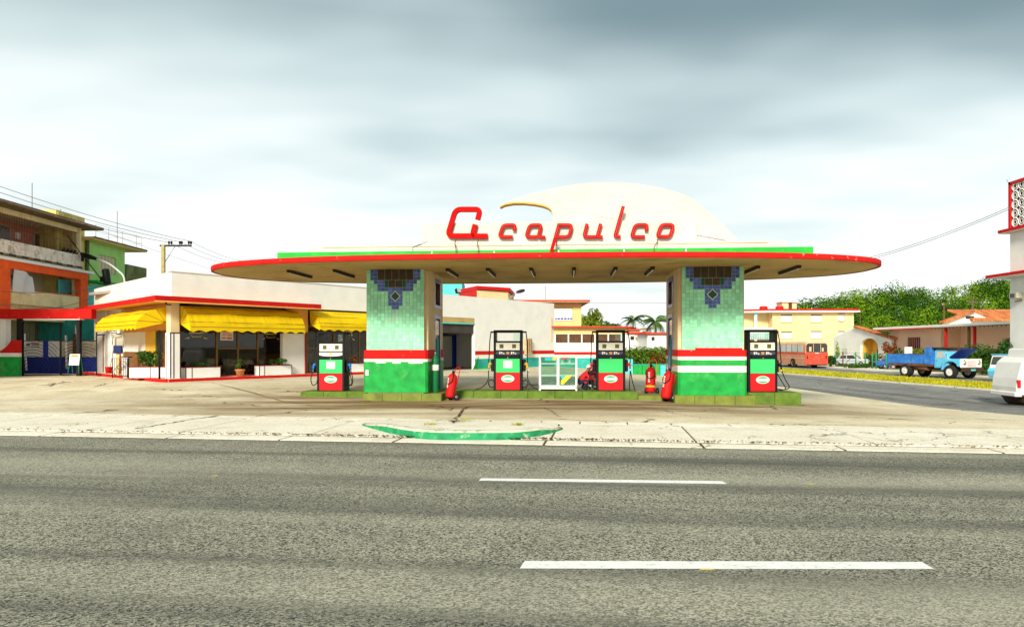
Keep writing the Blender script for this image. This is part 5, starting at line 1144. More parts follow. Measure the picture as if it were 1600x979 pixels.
bush('far_shrub', 'distant round shrub on the skyline under the canopy', 'shrub', (WX(975, 120), 120, 3.4), (2.2, 1, 1.0), 8, 60, .25, 'leaf_dark', 23)
def smallhouse(label, pa, pb, ptop, y, m, roof, wins, name='small_house'):
    t = thing(name, label, 'house', (WX(pa, y), y, -.2), 0, 'small houses behind the station'); k = y/F; w = (pb - pa)*k; h = H - (ptop - 540)*k + .2
    hl = [((a - pa)*k, (b - pa)*k, H - (d - 540)*k + .2, H - (c - 540)*k + .2) for a, b, c, d in wins]
    MB().wall(0, w, 0, h, 0, .25, hl).build('wall', m, t); B('body', m, t, .002, w - .002, .4, 7, 0, h - .01); B('roof', roof, t, -.3, w + .3, -.35, 7.2, h, h + .22, .01)
    for q in hl: B('window', 'dark_window', t, q[0], q[1], .12, .2, q[2], q[3])
smallhouse('white house with a red roof edge and two windows behind the hedge', 928, 1012, 521, 92, 'far_white', 'roof_red', [(985, 991, 525, 531), (996, 1001, 525, 531)])
smallhouse('white house half hidden by the palm and the right pillar', 1012, 1060, 522, 84, 'far_white', 'roof_red', [(1018, 1023, 526, 532)])
smallhouse('small pale house highest up between the two palms', 1000, 1018, 513.5, 118, 'far_white', 'far_white', [(1004, 1008, 517, 520)]); smallhouse('low pale house left of the left palm', 968, 998, 516, 112, 'far_cream', 'roof_red', [(976, 980, 519, 523)])

# ------------------------------------------------------------------ right: cream apartment block
yb = 118; kb_ = yb/F; ab = thing('apartment_block', 'cream three storey apartment block with a red roof edge beyond the bus', 'building', (WX(1207, yb), yb, -.45), R(-2))
zb = lambda py: H - (py - 540)*kb_ + .45; xb_ = lambda px: (px - 1207)*kb_
wn = [(1220, 1237, 491, 503), (1266, 1283, 491, 503), (1308, 1318, 489, 501), (1220, 1237, 518, 529), (1266, 1283, 517, 529), (1308, 1318, 517, 529)]
hl = [(xb_(a), xb_(b), zb(d), zb(c)) for a, b, c, d in wn]
MB().wall(0, xb_(1332), 0, zb(487), 0, .3, hl).build('wall', 'far_cream', ab); B('body', 'far_cream', ab, .01, xb_(1332) - .01, .6, 11, 0, zb(487))
for q in hl:
    w_ = B('window', 'white_clean', ab, q[0], q[1], .12, .2, q[2], q[3]); B('sill', 'orange', w_, q[0] - .1, q[1] + .1, -.08, .12, q[2] - .12, q[2]); B('shade_strip', 'dark_window', w_, q[0], q[1], .06, .12, q[3] - .15, q[3])
    for j in range(5): B('slat', 'shutter', w_, q[0], q[1], .1, .125, q[2] + .12 + j*.2, q[2] + .15 + j*.2)
B('air_conditioner', 'white_clean', ab, xb_(1310), xb_(1315), -.3, .1, zb(502), zb(498))
# corner balcony part to the left
lb_ = thing('apartment_corner', 'cream corner wing with balcony and white column left of the apartment block', 'building', (WX(1207, yb), yb, -.45), R(-2))
xl_ = xb_(1163)
B('back_wall', 'far_cream', lb_, xl_, -.01, 2.2, 2.5, 0, zb(487)); B('balcony_slab', 'far_white', lb_, xl_ - .3, -.01, -.3, 2.2, zb(520), zb(512)); B('balcony_slab', 'far_white', lb_, xl_ - .3, -.01, -.3, 2.2, zb(546), zb(538)); B('column', 'white_clean', lb_, xb_(1179), xb_(1183), -.1, .2, 0, zb(487)); B('column_top', 'teal_wall', lb_, xb_(1178.6), xb_(1183.4), -.14, .24, zb(492), zb(489))
mb = MB()
for k in range(16): mb.tube([(xl_ + k*(-xl_)/16, -.28, zb(530)), (xl_ + k*(-xl_)/16, -.28, zb(520))], .05, 4)
mb.build('turquoise_screen', 'turquoise', lb_); B('screen_panel', 'pale_glass', lb_, xl_, -.05, -.2, -.15, zb(530), zb(520)); B('left_wall', 'far_cream', lb_, xl_ - .3, xl_, .8, 2.5, 0, zb(487))
mb = MB(); mb.prism([(xb_(1157), 3), (xb_(1163), .2), (xb_(1200), -1.1), (xb_(1338), -1.0), (xb_(1338), 11), (xb_(1157), 11)], 'z', zb(488), zb(485.5)); mb.build('roof_slab', 'white_clean', ab)
mb = MB(); mb.prism([(xb_(1156), 3), (xb_(1162), .1), (xb_(1200), -1.2), (xb_(1336), -1.1), (xb_(1336), 11), (xb_(1156), 11)], 'z', zb(485.4), zb(483)); mb.build('roof_edge', 'red_clean', ab)
for lab, px in (('left red water tank on the apartment roof', 1193), ('right red water tank on the apartment roof', 1218)):
    o = MB().lathe([(0, 0), (.65, 0), (.68, .1), (.66, .5), (.5, .62), (0, .66)], 16).build('water_tank', 'red_clean', None, loc=(WX(px, yb + 2), yb + 2, zb(483) - .45)); tag(o, lab, 'water tank', 'red water tanks on the apartment roof')
rh = thing('roof_hut', 'cream stairhead hut with a dark door on the apartment roof', 'hut', (WX(1222, yb + 3), yb + 3, zb(483) - .45), 0); B('wall', 'far_cream', rh, 0, 2.5, 0, 2.5, 0, 1.35); B('door', 'brown_window', rh, 1.1, 1.7, -.03, 0, 0, 1.3); B('roof', 'far_white', rh, -.15, 2.7, -.3, 2.7, 1.35, 1.5)
MB().tube([(xb_(1338), -1, zb(486)), (xb_(1338), -1, zb(515))], .06, 5).build('down_pipe', 'rust', ab)
bush('roadside_tree', 'yellow green shrub between the bus roof and the apartment block', 'shrub', (WX(1225, 100), 100, 0), (1.6, 1, 1.5), 9, 80, .2, 'leaf_lime', 51)

# ------------------------------------------------------------------ right: houses facing the side street
def sx_(px, X): return X*F/(px - 800)      # world Y at which a pixel column meets the plane X
AX = 43.
ah = thing('arch_house', 'white house with a yellow arch and tiled gable edge behind the fence', 'house', (AX, 100, -.42), R(-90))
la = lambda px: 100 - sx_(px, AX)
def za(px, py, X=AX): y = X*F/(px - 800); return H - (py - 540)/F*y + .42
x0, x1 = la(1302), la(1393); xp = la(1337)
mb = MB(); arc = [(la(1344), 0)] + [((la(1344) + la(1372))/2 + (la(1372) - la(1344))/2*math.cos(R(a)), za(1358, 543) + (za(1358, 528) - za(1358, 543))*math.sin(R(a))) for a in range(180, -1, -15)] + [(la(1372), 0)]
top = [(x1, 0), (x1, za(1393, 528)), (xp, za(1337, 511)), (x0, za(1302, 527)), (x0, 0)]
mb.prism(top + arc, 'y', 0, .3); mb.build('gable_wall', 'far_white', ah)
B('arch_recess_wall', 'arch_yellow', ah, la(1341), la(1376), 1.5, 1.7, 0, za(1358, 526)); B('arch_side', 'arch_yellow', ah, la(1343) - .12, la(1344), .3, 1.5, 0, za(1358, 526)); B('arch_side', 'arch_yellow', ah, la(1372), la(1372) + .12, .3, 1.5, 0, za(1358, 526)); B('arch_ceiling', 'arch_yellow', ah, la(1343), la(1373), .32, 1.5, za(1358, 526), za(1358, 526) + .1); B('arch_grille', 'rust', ah, la(1352), la(1364), 1.4, 1.5, 0, 2.0)
B('body', 'far_white', ah, x0 + .05, x1 - .05, 1.8, 10, 0, za(1393, 528)); w_ = B('window', 'white_clean', ah, la(1316), la(1325), -.02, .0, .9, 2.3); [B('window_slat', 'shutter', w_, la(1316), la(1325), -.04, -.02, 1.0 + .2*k, 1.05 + .2*k) for k in range(6)]
# tile coping on the right rake: rows of barrel tiles
mb = MB(); za_, zb_ = za(1337, 511), za(1393, 528); n = 34
for k in range(n):
    t = k/n; xx = xp + (x1 + .6 - xp)*t; z = za_ + (zb_ - .12 - za_)*t
    for row_ in range(1): mb.lathe([(.12, -.35), (.14, .35)], 7, Matrix.Translation((xx, .1 + row_*1.0, z + .06)) @ Matrix.Rotation(R(90), 4, 'X'))
mb.build('roof_tiles', 'roof_tile', ah, fix=False, kind='stuff')
B('flat_roof', 'far_cream', ah, x0 + 1, x1 - .1, 3, 10, za(1393, 528), za(1393, 528) + .5)
ph = thing('pink_house', 'low pink house with a flat red edged porch roof and red columns', 'house', (43.5, 90, -.42), R(-90))
lp = lambda px, X=43.5: 90 - sx_(px, X)
xa_, xz_ = lp(1390), lp(1600) + 3
MB().wall(xa_, lp(1470), 0, 4.2, 0, .3, [(lp(1418), lp(1438), 2.1, 3.35)]).build('front_wall', 'far_pink', ph); B('porch_wall', 'far_pink', ph, lp(1470), xz_, 2.0, 2.3, 0, 4.2); B('porch_side', 'far_pink', ph, lp(1470) - .3, lp(1470), .3, 2.2, 0, 4.19)
w_ = B('window', 'left_rose', ph, lp(1418), lp(1438), .1, .2, 2.1, 3.35)
for k in range(6): q = lp(1418) + (lp(1438) - lp(1418))*(k + .3)/6; B('window_bar', 'dark_trim', w_, q, q + .06, .04, .1, 2.1, 3.35)
B('roof', 'far_white', ph, xa_ - .6, xz_, -1.6, 6, 4.2, 4.5, .01); B('roof_edge', 'red_clean', ph, xa_ - .65, lp(1482), -1.65, -1.6, 4.15, 4.27); B('roof_edge', 'wood', ph, lp(1482), xz_, -1.65, -1.6, 4.15, 4.25)
for k in range(24): q = lp(1482) + k*.55; B('roof_batten', 'dark_trim', ph, q, q + .12, -1.66, -1.64, 4.07, 4.17)
for px, m in ((1478, 'red_clean'), (1523, 'red_clean'), (1514, 'wood')): q = lp(px, 42.1); MB().tube([(q, -1.4, 0), (q, -1.4, 4.2)], .14, 10).build('column', m, ph)
B('porch_door', 'cream_wall', ph, lp(1488, 45.5), lp(1494, 45.5), 1.95, 2.0, 0, 2.2); B('body', 'far_white', ph, xa_, xz_, 2.4, 9, 0, 4.15)
th = thing('tiled_roof_house', 'house with an orange tiled gable roof behind the pink house', 'house', (60, 86, -.3), 0)
gy = 86; kg = gy/F; xg_ = lambda px: WX(px, gy) - 60; zg = lambda py: H - (py - 540)*kg + .3
mb = MB(); mb.prism([(xg_(1475), 0), (xg_(1640), 0), (xg_(1640), zg(504)), (xg_(1560), zg(504)), (xg_(1519), zg(487)), (xg_(1475), zg(504))], 'y', 0, .3); mb.build('gable_wall', 'far_white', th)
B('vent', 'dark_window', th, xg_(1509), xg_(1522), -.04, 0, zg(498), zg(493.5)); B('vent_frame', 'white_clean', th, xg_(1508), xg_(1523), -.03, -.005, zg(493.5), zg(492.5))
mb = MB()
for k in range(26):
    t = k/25; px = 1517 + 100*t
    for r_ in range(5): mb.lathe([(.16, 0), (.19, 1.05)], 7, Matrix.Translation((xg_(px) , -.6 + r_*1.0, zg(500) + .0 + r_*.28 - 0)) @ Matrix.Rotation(R(-75), 4, 'X') )
mb.build('roof_tiles', 'roof_tile', th, fix=False, kind='stuff')
mb = MB()
for k in range(16):
    t = k/15; mb.lathe([(.15, -.5), (.17, .5)], 7, Matrix.Translation((xg_(1519) + (xg_(1472) - xg_(1519))*t, -.1, zg(486.3) + (zg(504) - zg(486.3))*t + .08)) @ Matrix.Rotation(R(90), 4, 'X'))
mb.build('rake_tiles', 'roof_tile', th, fix=False, kind='stuff')
# tall white building at the right edge
wt = thing('white_tower_house', 'tall white house with red ledges and a lattice balcony at the right edge', 'building', (37.2, 52.5, -.42), R(-90))
lt = lambda px: 52.5 - sx_(px, 37.2); zt_ = lambda py: H - (py - 540)/F*52.3 + .42
B('wall', 'white', wt, lt(1578), 14, 0, 9, 0, zt_(358), .01)
for py, ov in ((432, 1.1), (362, .55)): B('ledge', 'red', wt, lt(1578) - ov, 14, -ov, 9, zt_(py), zt_(py - 4.5), .01); B('ledge_soffit', 'white', wt, lt(1578) - ov + .05, 14, -ov + .05, 9, zt_(py) - .06, zt_(py) - .002)
lat = thing('lattice_screen', 'red framed lattice of white rings on the roof of the tall white house', 'screen', (37.2, 52.5, -.42), R(-90)); a0 = lt(1582)
mb = MB(); zt0, zt1 = zt_(357) + .02, zt_(285)
mb.box(a0, a0 + .22, -.32, -.1, zt0, zt1); mb.box(a0, 8, -.32, -.1, zt1 - .2, zt1); mb.build('frame', 'red_clean', lat)
nrg = 0
for i in range(4):
    for j in range(5):
        cx_, cz_ = a0 + .22 + .34 + i*.66, zt0 + .36 + j*.66
        if cz_ > zt1 - .4: continue
        mb = MB(); mb.tube([(cx_ + .31*math.cos(R(a)), -.2, cz_ + .31*math.sin(R(a))) for a in range(0, 361, 20)], .045, 5); mb.tube([(cx_ + .16*math.cos(R(a)), -.2, cz_ + .16*math.sin(R(a))) for a in range(0, 361, 30)], .03, 5); mb.build('ring', 'white_clean', lat)
B('backing', 'brown_window', lat, a0 + .2, 8, -.02, .04, zt0, zt1 - .2)
MB().tube([(a0 - .1, -.2, zt1 - .05), (a0 - .35, -.2, zt1 + .3), (a0 - .2, -.2, zt1 + .1)], .02, 4).build('hook', 'wire', lat)
ac = thing('air_conditioner', 'boxy air conditioner on the wall of the tall white house', 'air conditioner', (37.2, 52.5, -.42), R(-90)); B('housing', 'shutter', ac, lt(1587), lt(1599), -.5, -.002, zt_(467), zt_(458), .02); B('grille', 'dark_window', ac, lt(1589), lt(1596), -.52, -.5, zt_(465.5), zt_(459.5)); MB().tube([(lt(1592), -.3, zt_(472)), (lt(1598), -.05, zt_(470))], .04, 5).build('bracket', 'rust', ac)
# vegetation by the houses
def vb(name, lab, px, y, r, cl, n, sz, m, sd, cat='bush', dz=0.): bush(name, lab, cat, (WX(px, y), y, -.42 + dz), r, cl, n, sz, m, sd)
vb('garden_hedge', 'large bushy green shrub behind the blue truck hood', 1527, 55.5, (2.7, 1.2, 1.25), 26, 170, .13, 'leaf', 61)
vb('dark_tree', 'dark green foliage before the tall white house', 1588, 53, (1.7, 1.0, 1.6), 16, 150, .13, 'leaf_dark', 62)
vb('croton_bush', 'red leaved croton bush beside the arch house', 1392, 77, (1.05, .7, 1.6), 14, 90, .12, 'leaf_croton', 63)
vb('garden_bush', 'dark green bush right of the red croton', 1406, 75.5, (1.2, .8, 1.1), 12, 100, .12, 'leaf_dark', 64)
vb('yellow_bush', 'yellow green bush behind the small white sign', 1434, 72, (1.4, .7, 1.3), 14, 90, .12, 'leaf_lime', 65)
vb('garden_bush', 'green bush left of the yellow arch', 1358, 81.5, (.65, .5, .85), 8, 80, .1, 'leaf_dark', 66); vb('garden_bush', 'green bush in front of the right side of the arch', 1371, 79.5, (.65, .5, .9), 8, 80, .1, 'leaf', 67); vb('climbing_plant', 'climbing plant at the left corner of the arch house', 1308, 91, (.55, .4, 1.45), 8, 50, .12, 'leaf_lime', 68); vb('garden_bush', 'dark bush between the bus and the fence', 1297, 77.5, (.5, .8, .8), 8, 80, .12, 'leaf_dark', 69); vb('agave_bush', 'yellow spiky plant between the hill and the pink roof', 1455, 82, (2.0, 1, 2.3), 14, 70, .3, 'leaf_lime', 70)
vb('ground_bush', 'low green growth along the foot of the fence', 1345, 73.5, (2.4, .6, .35), 16, 80, .1, 'leaf', 71)
# wire fence with green posts
fn = thing('wire_fence', 'wire fence with green posts in front of the arch house', 'fence', (37.0, 86, -.42), R(-90)); lfn = lambda px: 86 - sx_(px, 37.)
pp_ = [1306, 1317, 1337, 1352, 1363, 1369, 1385, 1402]
for i, px in enumerate(pp_): MB().tube([(lfn(px), 0, 0), (lfn(px), 0, (1.75 if i != 7 else .9))], .07, 8).build('post', 'rust' if i == 1 else 'fence_green', fn)
mb = MB(); xx = lfn(1306)
for z in (.3, .8, 1.3, 1.65): mb.tube([(xx, 0, z), (lfn(1385), 0, z)], .012, 4)
mb.tube([(lfn(1317), 0, .2), (lfn(1337), 0, 1.6)], .03, 5); mb.build('wire', 'rust', fn)
sg = thing('white_sign', 'small white signboard on a post behind the truck bed', 'sign', (WX(1419, 60), 60, -.4), R(-10)); MB().tube([(0, 0, 0), (0, 0, 2.0)], .04, 6).build('post', 'rust', sg); B('board', 'white_clean', sg, -.3, .3, -.06, -.03, 1.45, 2.3, .005)
tag(MB().box(37.3, 37.6, 44, 56, -.5, .85).build('garden_wall', 'far_cream', None, .02), 'low cream garden wall behind the truck front', 'wall')
# ------------------------------------------------------------------ forested hill
prof = [(1180, 492), (1245, 474), (1290, 464), (1330, 460), (1375, 452), (1440, 452), (1490, 443), (1540, 438), (1580, 437), (1700, 425), (1900, 420)]
def ridge(px):
    for (a, b), (c, d) in zip(prof, prof[1:]):
        if a <= px <= c: return b + (d - b)*(px - a)/(c - a)
    return prof[0][1] if px < prof[0][0] else prof[-1][1]
mb = MB(); vs = []; nx = 30
for j, (y, f) in enumerate(((128, 0), (140, .35), (155, .65), (175, .85), (230, .8))):
    for i in range(nx + 1): px = 1180 + 720*i/nx; zt2 = H + (540 - ridge(px))/F*175 - 5; vs.append((WX(px, y), y, -.6 + (zt2 + .6)*f*sm(.15 + (i/nx)*6)))
mb.add(vs, [(j*(nx+1)+i, j*(nx+1)+i+1, (j+1)*(nx+1)+i+1, (j+1)*(nx+1)+i) for j in range(4) for i in range(nx)], True); struct(mb.build('hill', 'earth', fix=False))
mb = MB(); rg = random.Random(99)
for k in range(560):
    px = rg.uniform(1205, 1720) if k % 5 else rg.uniform(1720, 1900); f = rg.random() ** .8; y = 130 + 45*f
    zr = H + (540 - ridge(px))/F*175
    z = -.6 + (zr + .6)*(.14 + .86*f) * y/175 * (1 if f > .2 else .9) - rg.uniform(.8, 3.2) + (rg.uniform(0, 1.2) if f > .8 else 0)
    z = min(z, H + (540 - ridge(px) + rg.uniform(-1, 5))/F*y - 2.2)
    if px < 1240: z -= 2
    r_ = rg.uniform(1.9, 4.0); c = Vector((WX(px, y), y, z))
    mb.m = rg.choice((0, 0, 1, 1, 2)); leafcloud(mb, c, (r_, r_, r_*.8), int(60 + 90*r_), .26, rg, .86, .38)
    if k % 2 == 0:
        for q in range(3): d = Vector((rg.gauss(0, 1), rg.gauss(0, 1) - .6, rg.gauss(.4, .7))).normalized()*r_*.9; leafcloud(mb, c + d, (r_*.5,)*3, 70, .24, rg, .84, .38)
o = mb.build('hill_forest', ['forest', 'forest_dark', 'forest_light'], fix=False); o['kind'] = 'stuff'; tag(o, 'dense green woods covering the hill behind the houses', 'forest')
pf2 = thing('distant_pole', 'thin bare pole standing among the trees on the hill', 'pole', (WX(1475, 120), 120, -.5)); MB().tube([(0, 0, 0), (0, 0, 9.8)], .12, 6).build('shaft', 'rust', pf2)
pf3 = thing('utility_pole', 'thin pole with a short cross arm above the tiled roof', 'utility pole', (WX(1520, 95), 95, -.5)); MB().tube([(0, 0, 0), (0, 0, 9)], .1, 6).build('pole', 'trunk', pf3); B('cross_arm', 'trunk', pf3, -.7, .7, -.06, .06, 8.3, 8.5)

# ------------------------------------------------------------------ vehicles
def wheel(par, x, y, r, w, rimm='truck_white', rr=.55):
    mt = Matrix.Translation((x, y, r)) @ Matrix.Rotation(R(90), 4, 'X')
    t = MB().lathe([(rr*r, -w/2), (.9*r, -w/2), (r, -w*.35), (r, w*.35), (.9*r, w/2), (rr*r, w/2)], 24, mt, cap=False).build('wheel', 'rubber', par)
    MB().lathe([(0, -w*.36), (rr*.45*r, -w*.42), (rr*.5*r, -w*.25), (rr*.8*r, -w*.25), (rr*r, -w*.46), (rr*1.04*r, -w*.5), (rr*1.04*r, w*.5), (rr*.8*r, w*.25), (rr*.45*r, w*.42), (0, w*.36)], 20, mt).build('rim', rimm, t); return t
# bus
bs = thing('city_bus', 'faded red and salmon bus seen from behind on the side street', 'bus', (WX(1276, 76), 76, -.42 + .01), R(93.5))
prof_b = [(-1.25, .35), (-1.25, 2.45), (-1.15, 2.75), (-.9, 2.88), (.9, 2.88), (1.15, 2.75), (1.25, 2.45), (1.25, .35)]
mb = MB(); mb.prism(prof_b, 'x', .0, 10.5); mb.build('body', 'bus_salmon', bs, .05, seg=2)
mb = MB(); mb.prism([(-1.22, 2.5), (-1.16, 2.77), (-.9, 2.9), (.9, 2.9), (1.16, 2.77), (1.22, 2.5)], 'x', -.02, 10.3); mb.build('roof', 'bus_roof', bs)
mb = MB(); mb.prism([(-1.26, .3), (-1.26, 1.68), (1.26, 1.68), (1.26, .3)], 'x', -.05, .12); mb.build('rear_panel', 'bus_red', bs, .04)
mb = MB(); mb.prism([(-1.15, 1.72), (-1.15, 2.5), (-1.0, 2.68), (1.0, 2.68), (1.15, 2.5), (1.15, 1.72)], 'x', -.045, .05); rwn = mb.build('rear_window', 'vehicle_glass', bs, .02)
for y in (-.45, .35): B('window_bar', 'bus_roof', rwn, -.05, -.046, y, y + .05, 1.75, 2.62)
B('seat_shape', 'bus_roof', rwn, -.052, -.048, -.75, -.55, 1.8, 2.2); B('seat_shape', 'bus_roof', rwn, -.052, -.048, .6, .85, 1.8, 2.3); B('number_plate', 'car_grey', bs, -.07, -.05, -.2, .2, 1.58, 1.7)
for y in (-1.1, .98): B('tail_light', 'dark_trim', bs, -.06, -.04, y, y + .12, 1.0, 1.35)
for k in range(7):
    for s_ in (-1, 1): w_ = B('window', 'pale_glass' if k != 2 else 'cloth_white', bs, .5 + k*1.38, 1.75 + k*1.38, min(s_*1.25, s_*1.262), max(s_*1.25, s_*1.262), 1.75, 2.5); B('pillar_strip', 'vehicle_glass', bs, 1.75 + k*1.38, 1.88 + k*1.38, min(s_*1.25, s_*1.266), max(s_*1.25, s_*1.266), 1.72, 2.52)
for s_ in (-1, 1): B('side_moulding', 'bus_roof', bs, .12, 10.4, min(s_*1.25, s_*1.27), max(s_*1.25, s_*1.27), 1.02, 1.08); B('belt_line', 'bus_red', bs, .12, 10.4, min(s_*1.25, s_*1.266), max(s_*1.25, s_*1.266), 1.5, 1.7)
for x in (2.9, 8.6):
    for y in (-1.12, 1.12): wheel(bs, x, y, .5, .34, 'bus_roof'); mt = Matrix.Translation((x, y*1.125, .5)) @ Matrix.Rotation(R(90), 4, 'X'); MB().lathe([(.0, -.005), (.62, -.005), (.62, .005), (0, .005)], 24, mt).build('wheel_arch', 'chassis', bs)
B('rear_bumper', 'chassis', bs, -.12, -.04, -1.1, 1.1, .3, .42, .02)
# truck
hd = R(-70); ca, sa = math.cos(hd), math.sin(hd)
yn = -.93; O = Vector((30.85 - (1.6*ca - yn*sa), 55 - (1.6*sa + yn*ca), -.41))
tk = thing('dump_truck', 'old blue truck with its hood open parked on the far lane', 'truck', O, hd)
B('chassis_frame', 'chassis', tk, .1, 6.0, -.45, .45, .6, .85); B('bed_floor', 'rust', tk, 0, 3.85, -1.12, 1.12, .86, 1.05, .01)
for s_ in (-1, 1):
    sp = B('bed_side', 'truck_blue', tk, .0, 3.35, min(s_*1.1, s_*1.14), max(s_*1.1, s_*1.14), 1.05, 1.78, .01)
    for k in range(4): B('bed_rib', 'truck_blue', sp, .05 + k*1.08, .13 + k*1.08, min(s_*1.14, s_*1.18), max(s_*1.14, s_*1.18), 1.03, 1.78)
    B('bed_lip', 'rust', sp, .0, 3.35, min(s_*1.08, s_*1.16), max(s_*1.08, s_*1.16), 1.78, 1.81)
B('tailgate', 'truck_blue', tk, -.05, .0, -1.12, 1.12, 1.05, 1.75, .01)
mb = MB(); mb.prism([(3.35, 1.0), (3.9, 1.0), (3.9, 2.3), (3.45, 2.3), (3.3, 2.1)], 'y', -1.16, 1.16); mb.build('headboard', 'truck_blue', tk, .02)
mb = MB(); mb.prism([(3.9, 2.22), (5.15, 2.2), (5.15, 2.26), (3.9, 2.3)], 'y', -1.1, 1.1); mb.build('cab_guard', 'chassis', tk)
cabp = [(3.92, .75), (5.05, .75), (5.12, 1.42), (4.85, 2.0), (4.7, 2.14), (4.1, 2.16), (3.95, 2.05)]
mb = MB(); mb.prism(cabp, 'y', -.92, .92); mb.build('cab', 'truck_sky', tk, .06, seg=3)
MB().prism([(3.96, 2.06), (4.1, 2.18), (4.7, 2.16), (4.88, 2.02)], 'y', -.88, .88).build('cab_roof', 'truck_white', tk, .03)
for s_ in (-1, 1):
    a, b = min(s_*.92, s_*.935), max(s_*.92, s_*.935); mb = MB(); mb.prism([(4.12, 1.5), (4.92, 1.5), (4.72, 1.98), (4.18, 1.98)], 'y', a, b); w_ = mb.build('side_window', 'pale_glass', tk); B('vent_bar', 'truck_sky', w_, 4.68, 4.71, min(s_*.93, s_*.945), max(s_*.93, s_*.945), 1.5, 1.96)
    d_ = B('door', 'truck_sky', tk, 4.05, 5.0, min(s_*.915, s_*.94), max(s_*.915, s_*.94), .85, 1.46, .012); B('handle', 'chrome', d_, 4.12, 4.25, min(s_*.94, s_*.965), max(s_*.94, s_*.965), 1.3, 1.34)
    fp = [(4.72, .62), (4.8, .95), (4.95, 1.16), (5.2, 1.25), (5.55, 1.24), (5.8, 1.1), (5.9, .9), (6.12, .9), (6.12, 1.42), (5.05, 1.42), (4.75, 1.2), (4.6, .62)]
    MB().prism(fp, 'y', min(s_*.62, s_*1.08), max(s_*.62, s_*1.08)).build('fender', 'truck_sky', tk, .03)
    B('running_board', 'chassis', tk, 3.9, 4.7, min(s_*.8, s_*1.1), max(s_*.8, s_*1.1), .5, .6); MB().lathe([(0, -.02), (.13, -.02), (.15, .02), (.12, .07), (0, .09)], 16, Matrix.Translation((6.2, s_*.72, 1.17)) @ Matrix.Rotation(R(90), 4, 'Y')).build('headlight', 'chrome', tk); MB().lathe([(0, 0), (.06, 0), (.05, .04), (0, .05)], 10, Matrix.Translation((6.2, s_*.74, 1.36)) @ Matrix.Rotation(R(90), 4, 'Y')).build('turn_lamp', 'orange', tk)
    MB().tube([(5.0, s_*.95, 1.7), (5.15, s_*1.2, 1.85)], .015, 5).build('mirror_arm', 'black', tk)
mb = MB(); mb.prism([(4.93, 1.48), (5.05, 1.48), (4.79, 2.03), (4.72, 2.0)], 'y', -.8, .8); mb.build('windscreen', 'vehicle_glass', tk)
gf = MB(); gf.box(6.08, 6.2, -1.06, 1.06, .82, 1.46); gf.build('front_panel', 'truck_white', tk, .04); gp_ = B('grille', 'grille_pink', tk, 6.19, 6.215, -.42, .42, .92, 1.34)
for k in range(8): B('grille_bar', 'truck_white', gp_, 6.21, 6.225, -.4 + k*.108, -.37 + k*.108, .94, 1.32)
B('engine', 'rust', tk, 5.15, 6.0, -.4, .4, .8, 1.4, .05); B('engine_cover', 'chassis', tk, 5.1, 6.08, -.62, .62, .9, 1.2)
mb = MB(); hm = Matrix.Translation((5.05, 0, 1.45)) @ Matrix.Rotation(R(-35), 4, 'Y'); mb.prism([(0, 0), (1.25, -.02), (1.28, .04), (1.2, .1), (0, .12)], 'y', -.78, .78, mtx=hm); mb.build('open_hood', 'truck_navy', tk, .02)
mb = MB(); mb.box(.02, 1.22, -.7, .7, -.02, .005, hm); mb.build('hood_lining', 'navy', tk)
B('front_bumper', 'chassis', tk, 6.2, 6.32, -1.1, 1.1, .55, .8, .02); B('number_plate', 'turquoise', tk, 6.32, 6.335, -.22, .22, .6, .72); MB().tube([(2.2, -.8, .75), (3.4, -.8, .75)], .22, 12).build('fuel_tank', 'rust', tk)
for x, y in ((1.6, -.93), (1.6, .93), (5.3, -.93), (5.3, .93)): wheel(tk, x, y, .5, .32 if x > 5 else .5)
# white van
vh = R(-6); vn = thing('white_van', 'white delivery van cut by the right edge of the picture', 'van', (WX(1555, 28) + .75, 28.6, gz(19.5, 28) + .01), vh)
vp = [(.02, .42), (.0, .75), (.05, 1.1), (.2, 1.72), (.42, 1.93), (4.3, 1.93), (4.6, 1.6), (5.0, 1.2), (5.5, 1.05), (5.55, .45)]
mb = MB(); mb.prism(vp, 'y', -.88, .88); mb.build('body', 'van_white', vn, .07, seg=3)
mb = MB(); mb.prism([(.55, 1.9), (.6, 2.28), (3.8, 2.28), (3.9, 1.9)], 'y', -.75, .75); rt = mb.build('raised_roof', 'van_white', vn, .05, seg=2)
for x in (.64, 1.2, 2.1): mb = MB(); mb.box(x, x + .13, -.765, -.74, 2.0, 2.2); mb.build('roof_window', 'vehicle_glass', rt, .02)
B('blue_tag', 'truck_sky', rt, 1.05, 1.6, -.78, -.75, 1.95, 1.99)
for z in (.78, 1.2, 1.62): B('side_crease', 'van_white', vn, .25, 5.3, -.889, -.875, z, z + .025)
tl_ = B('tail_light', 'red_clean', vn, .03, .16, -.893, -.8, .72, 1.05, .015); B('bumper', 'van_white', vn, -.05, .3, -.86, .86, .38, .56, .03); B('rear_door_seam', 'chassis', vn, .9, .912, -.8865, -.87, .6, 1.9); B('fuel_cap', 'van_white', vn, 1.9, 2.1, -.895, -.87, 1.2, 1.4, .02)
MB().prism([(1.35, .62), (2.35, .62), (2.35, 1.8), (1.35, 1.8)], 'y', -.888, -.87).build('sliding_door', 'van_white', vn, .01); B('door_handle', 'chassis', vn, 1.42, 1.56, -.905, -.885, 1.12, 1.16); B('sill_strip', 'chassis', vn, .2, 5.3, -.886, -.86, .4, .46); B('floor_pan', 'chassis', vn, .3, 5.2, -.7, .7, .28, .45)
for x in (.86, 4.3):
    mt = Matrix.Translation((x, 0, .36)) @ Matrix.Rotation(R(90), 4, 'X'); MB().lathe([(0, -.885), (.42, -.885), (.42, .885), (0, .885)], 24, mt).build('wheel_arch', 'chassis', vn)
    for y in (-.8, .8): wheel(vn, x, y - .0 + (-.02 if y < 0 else .02), .34, .2, 'van_white', .62)
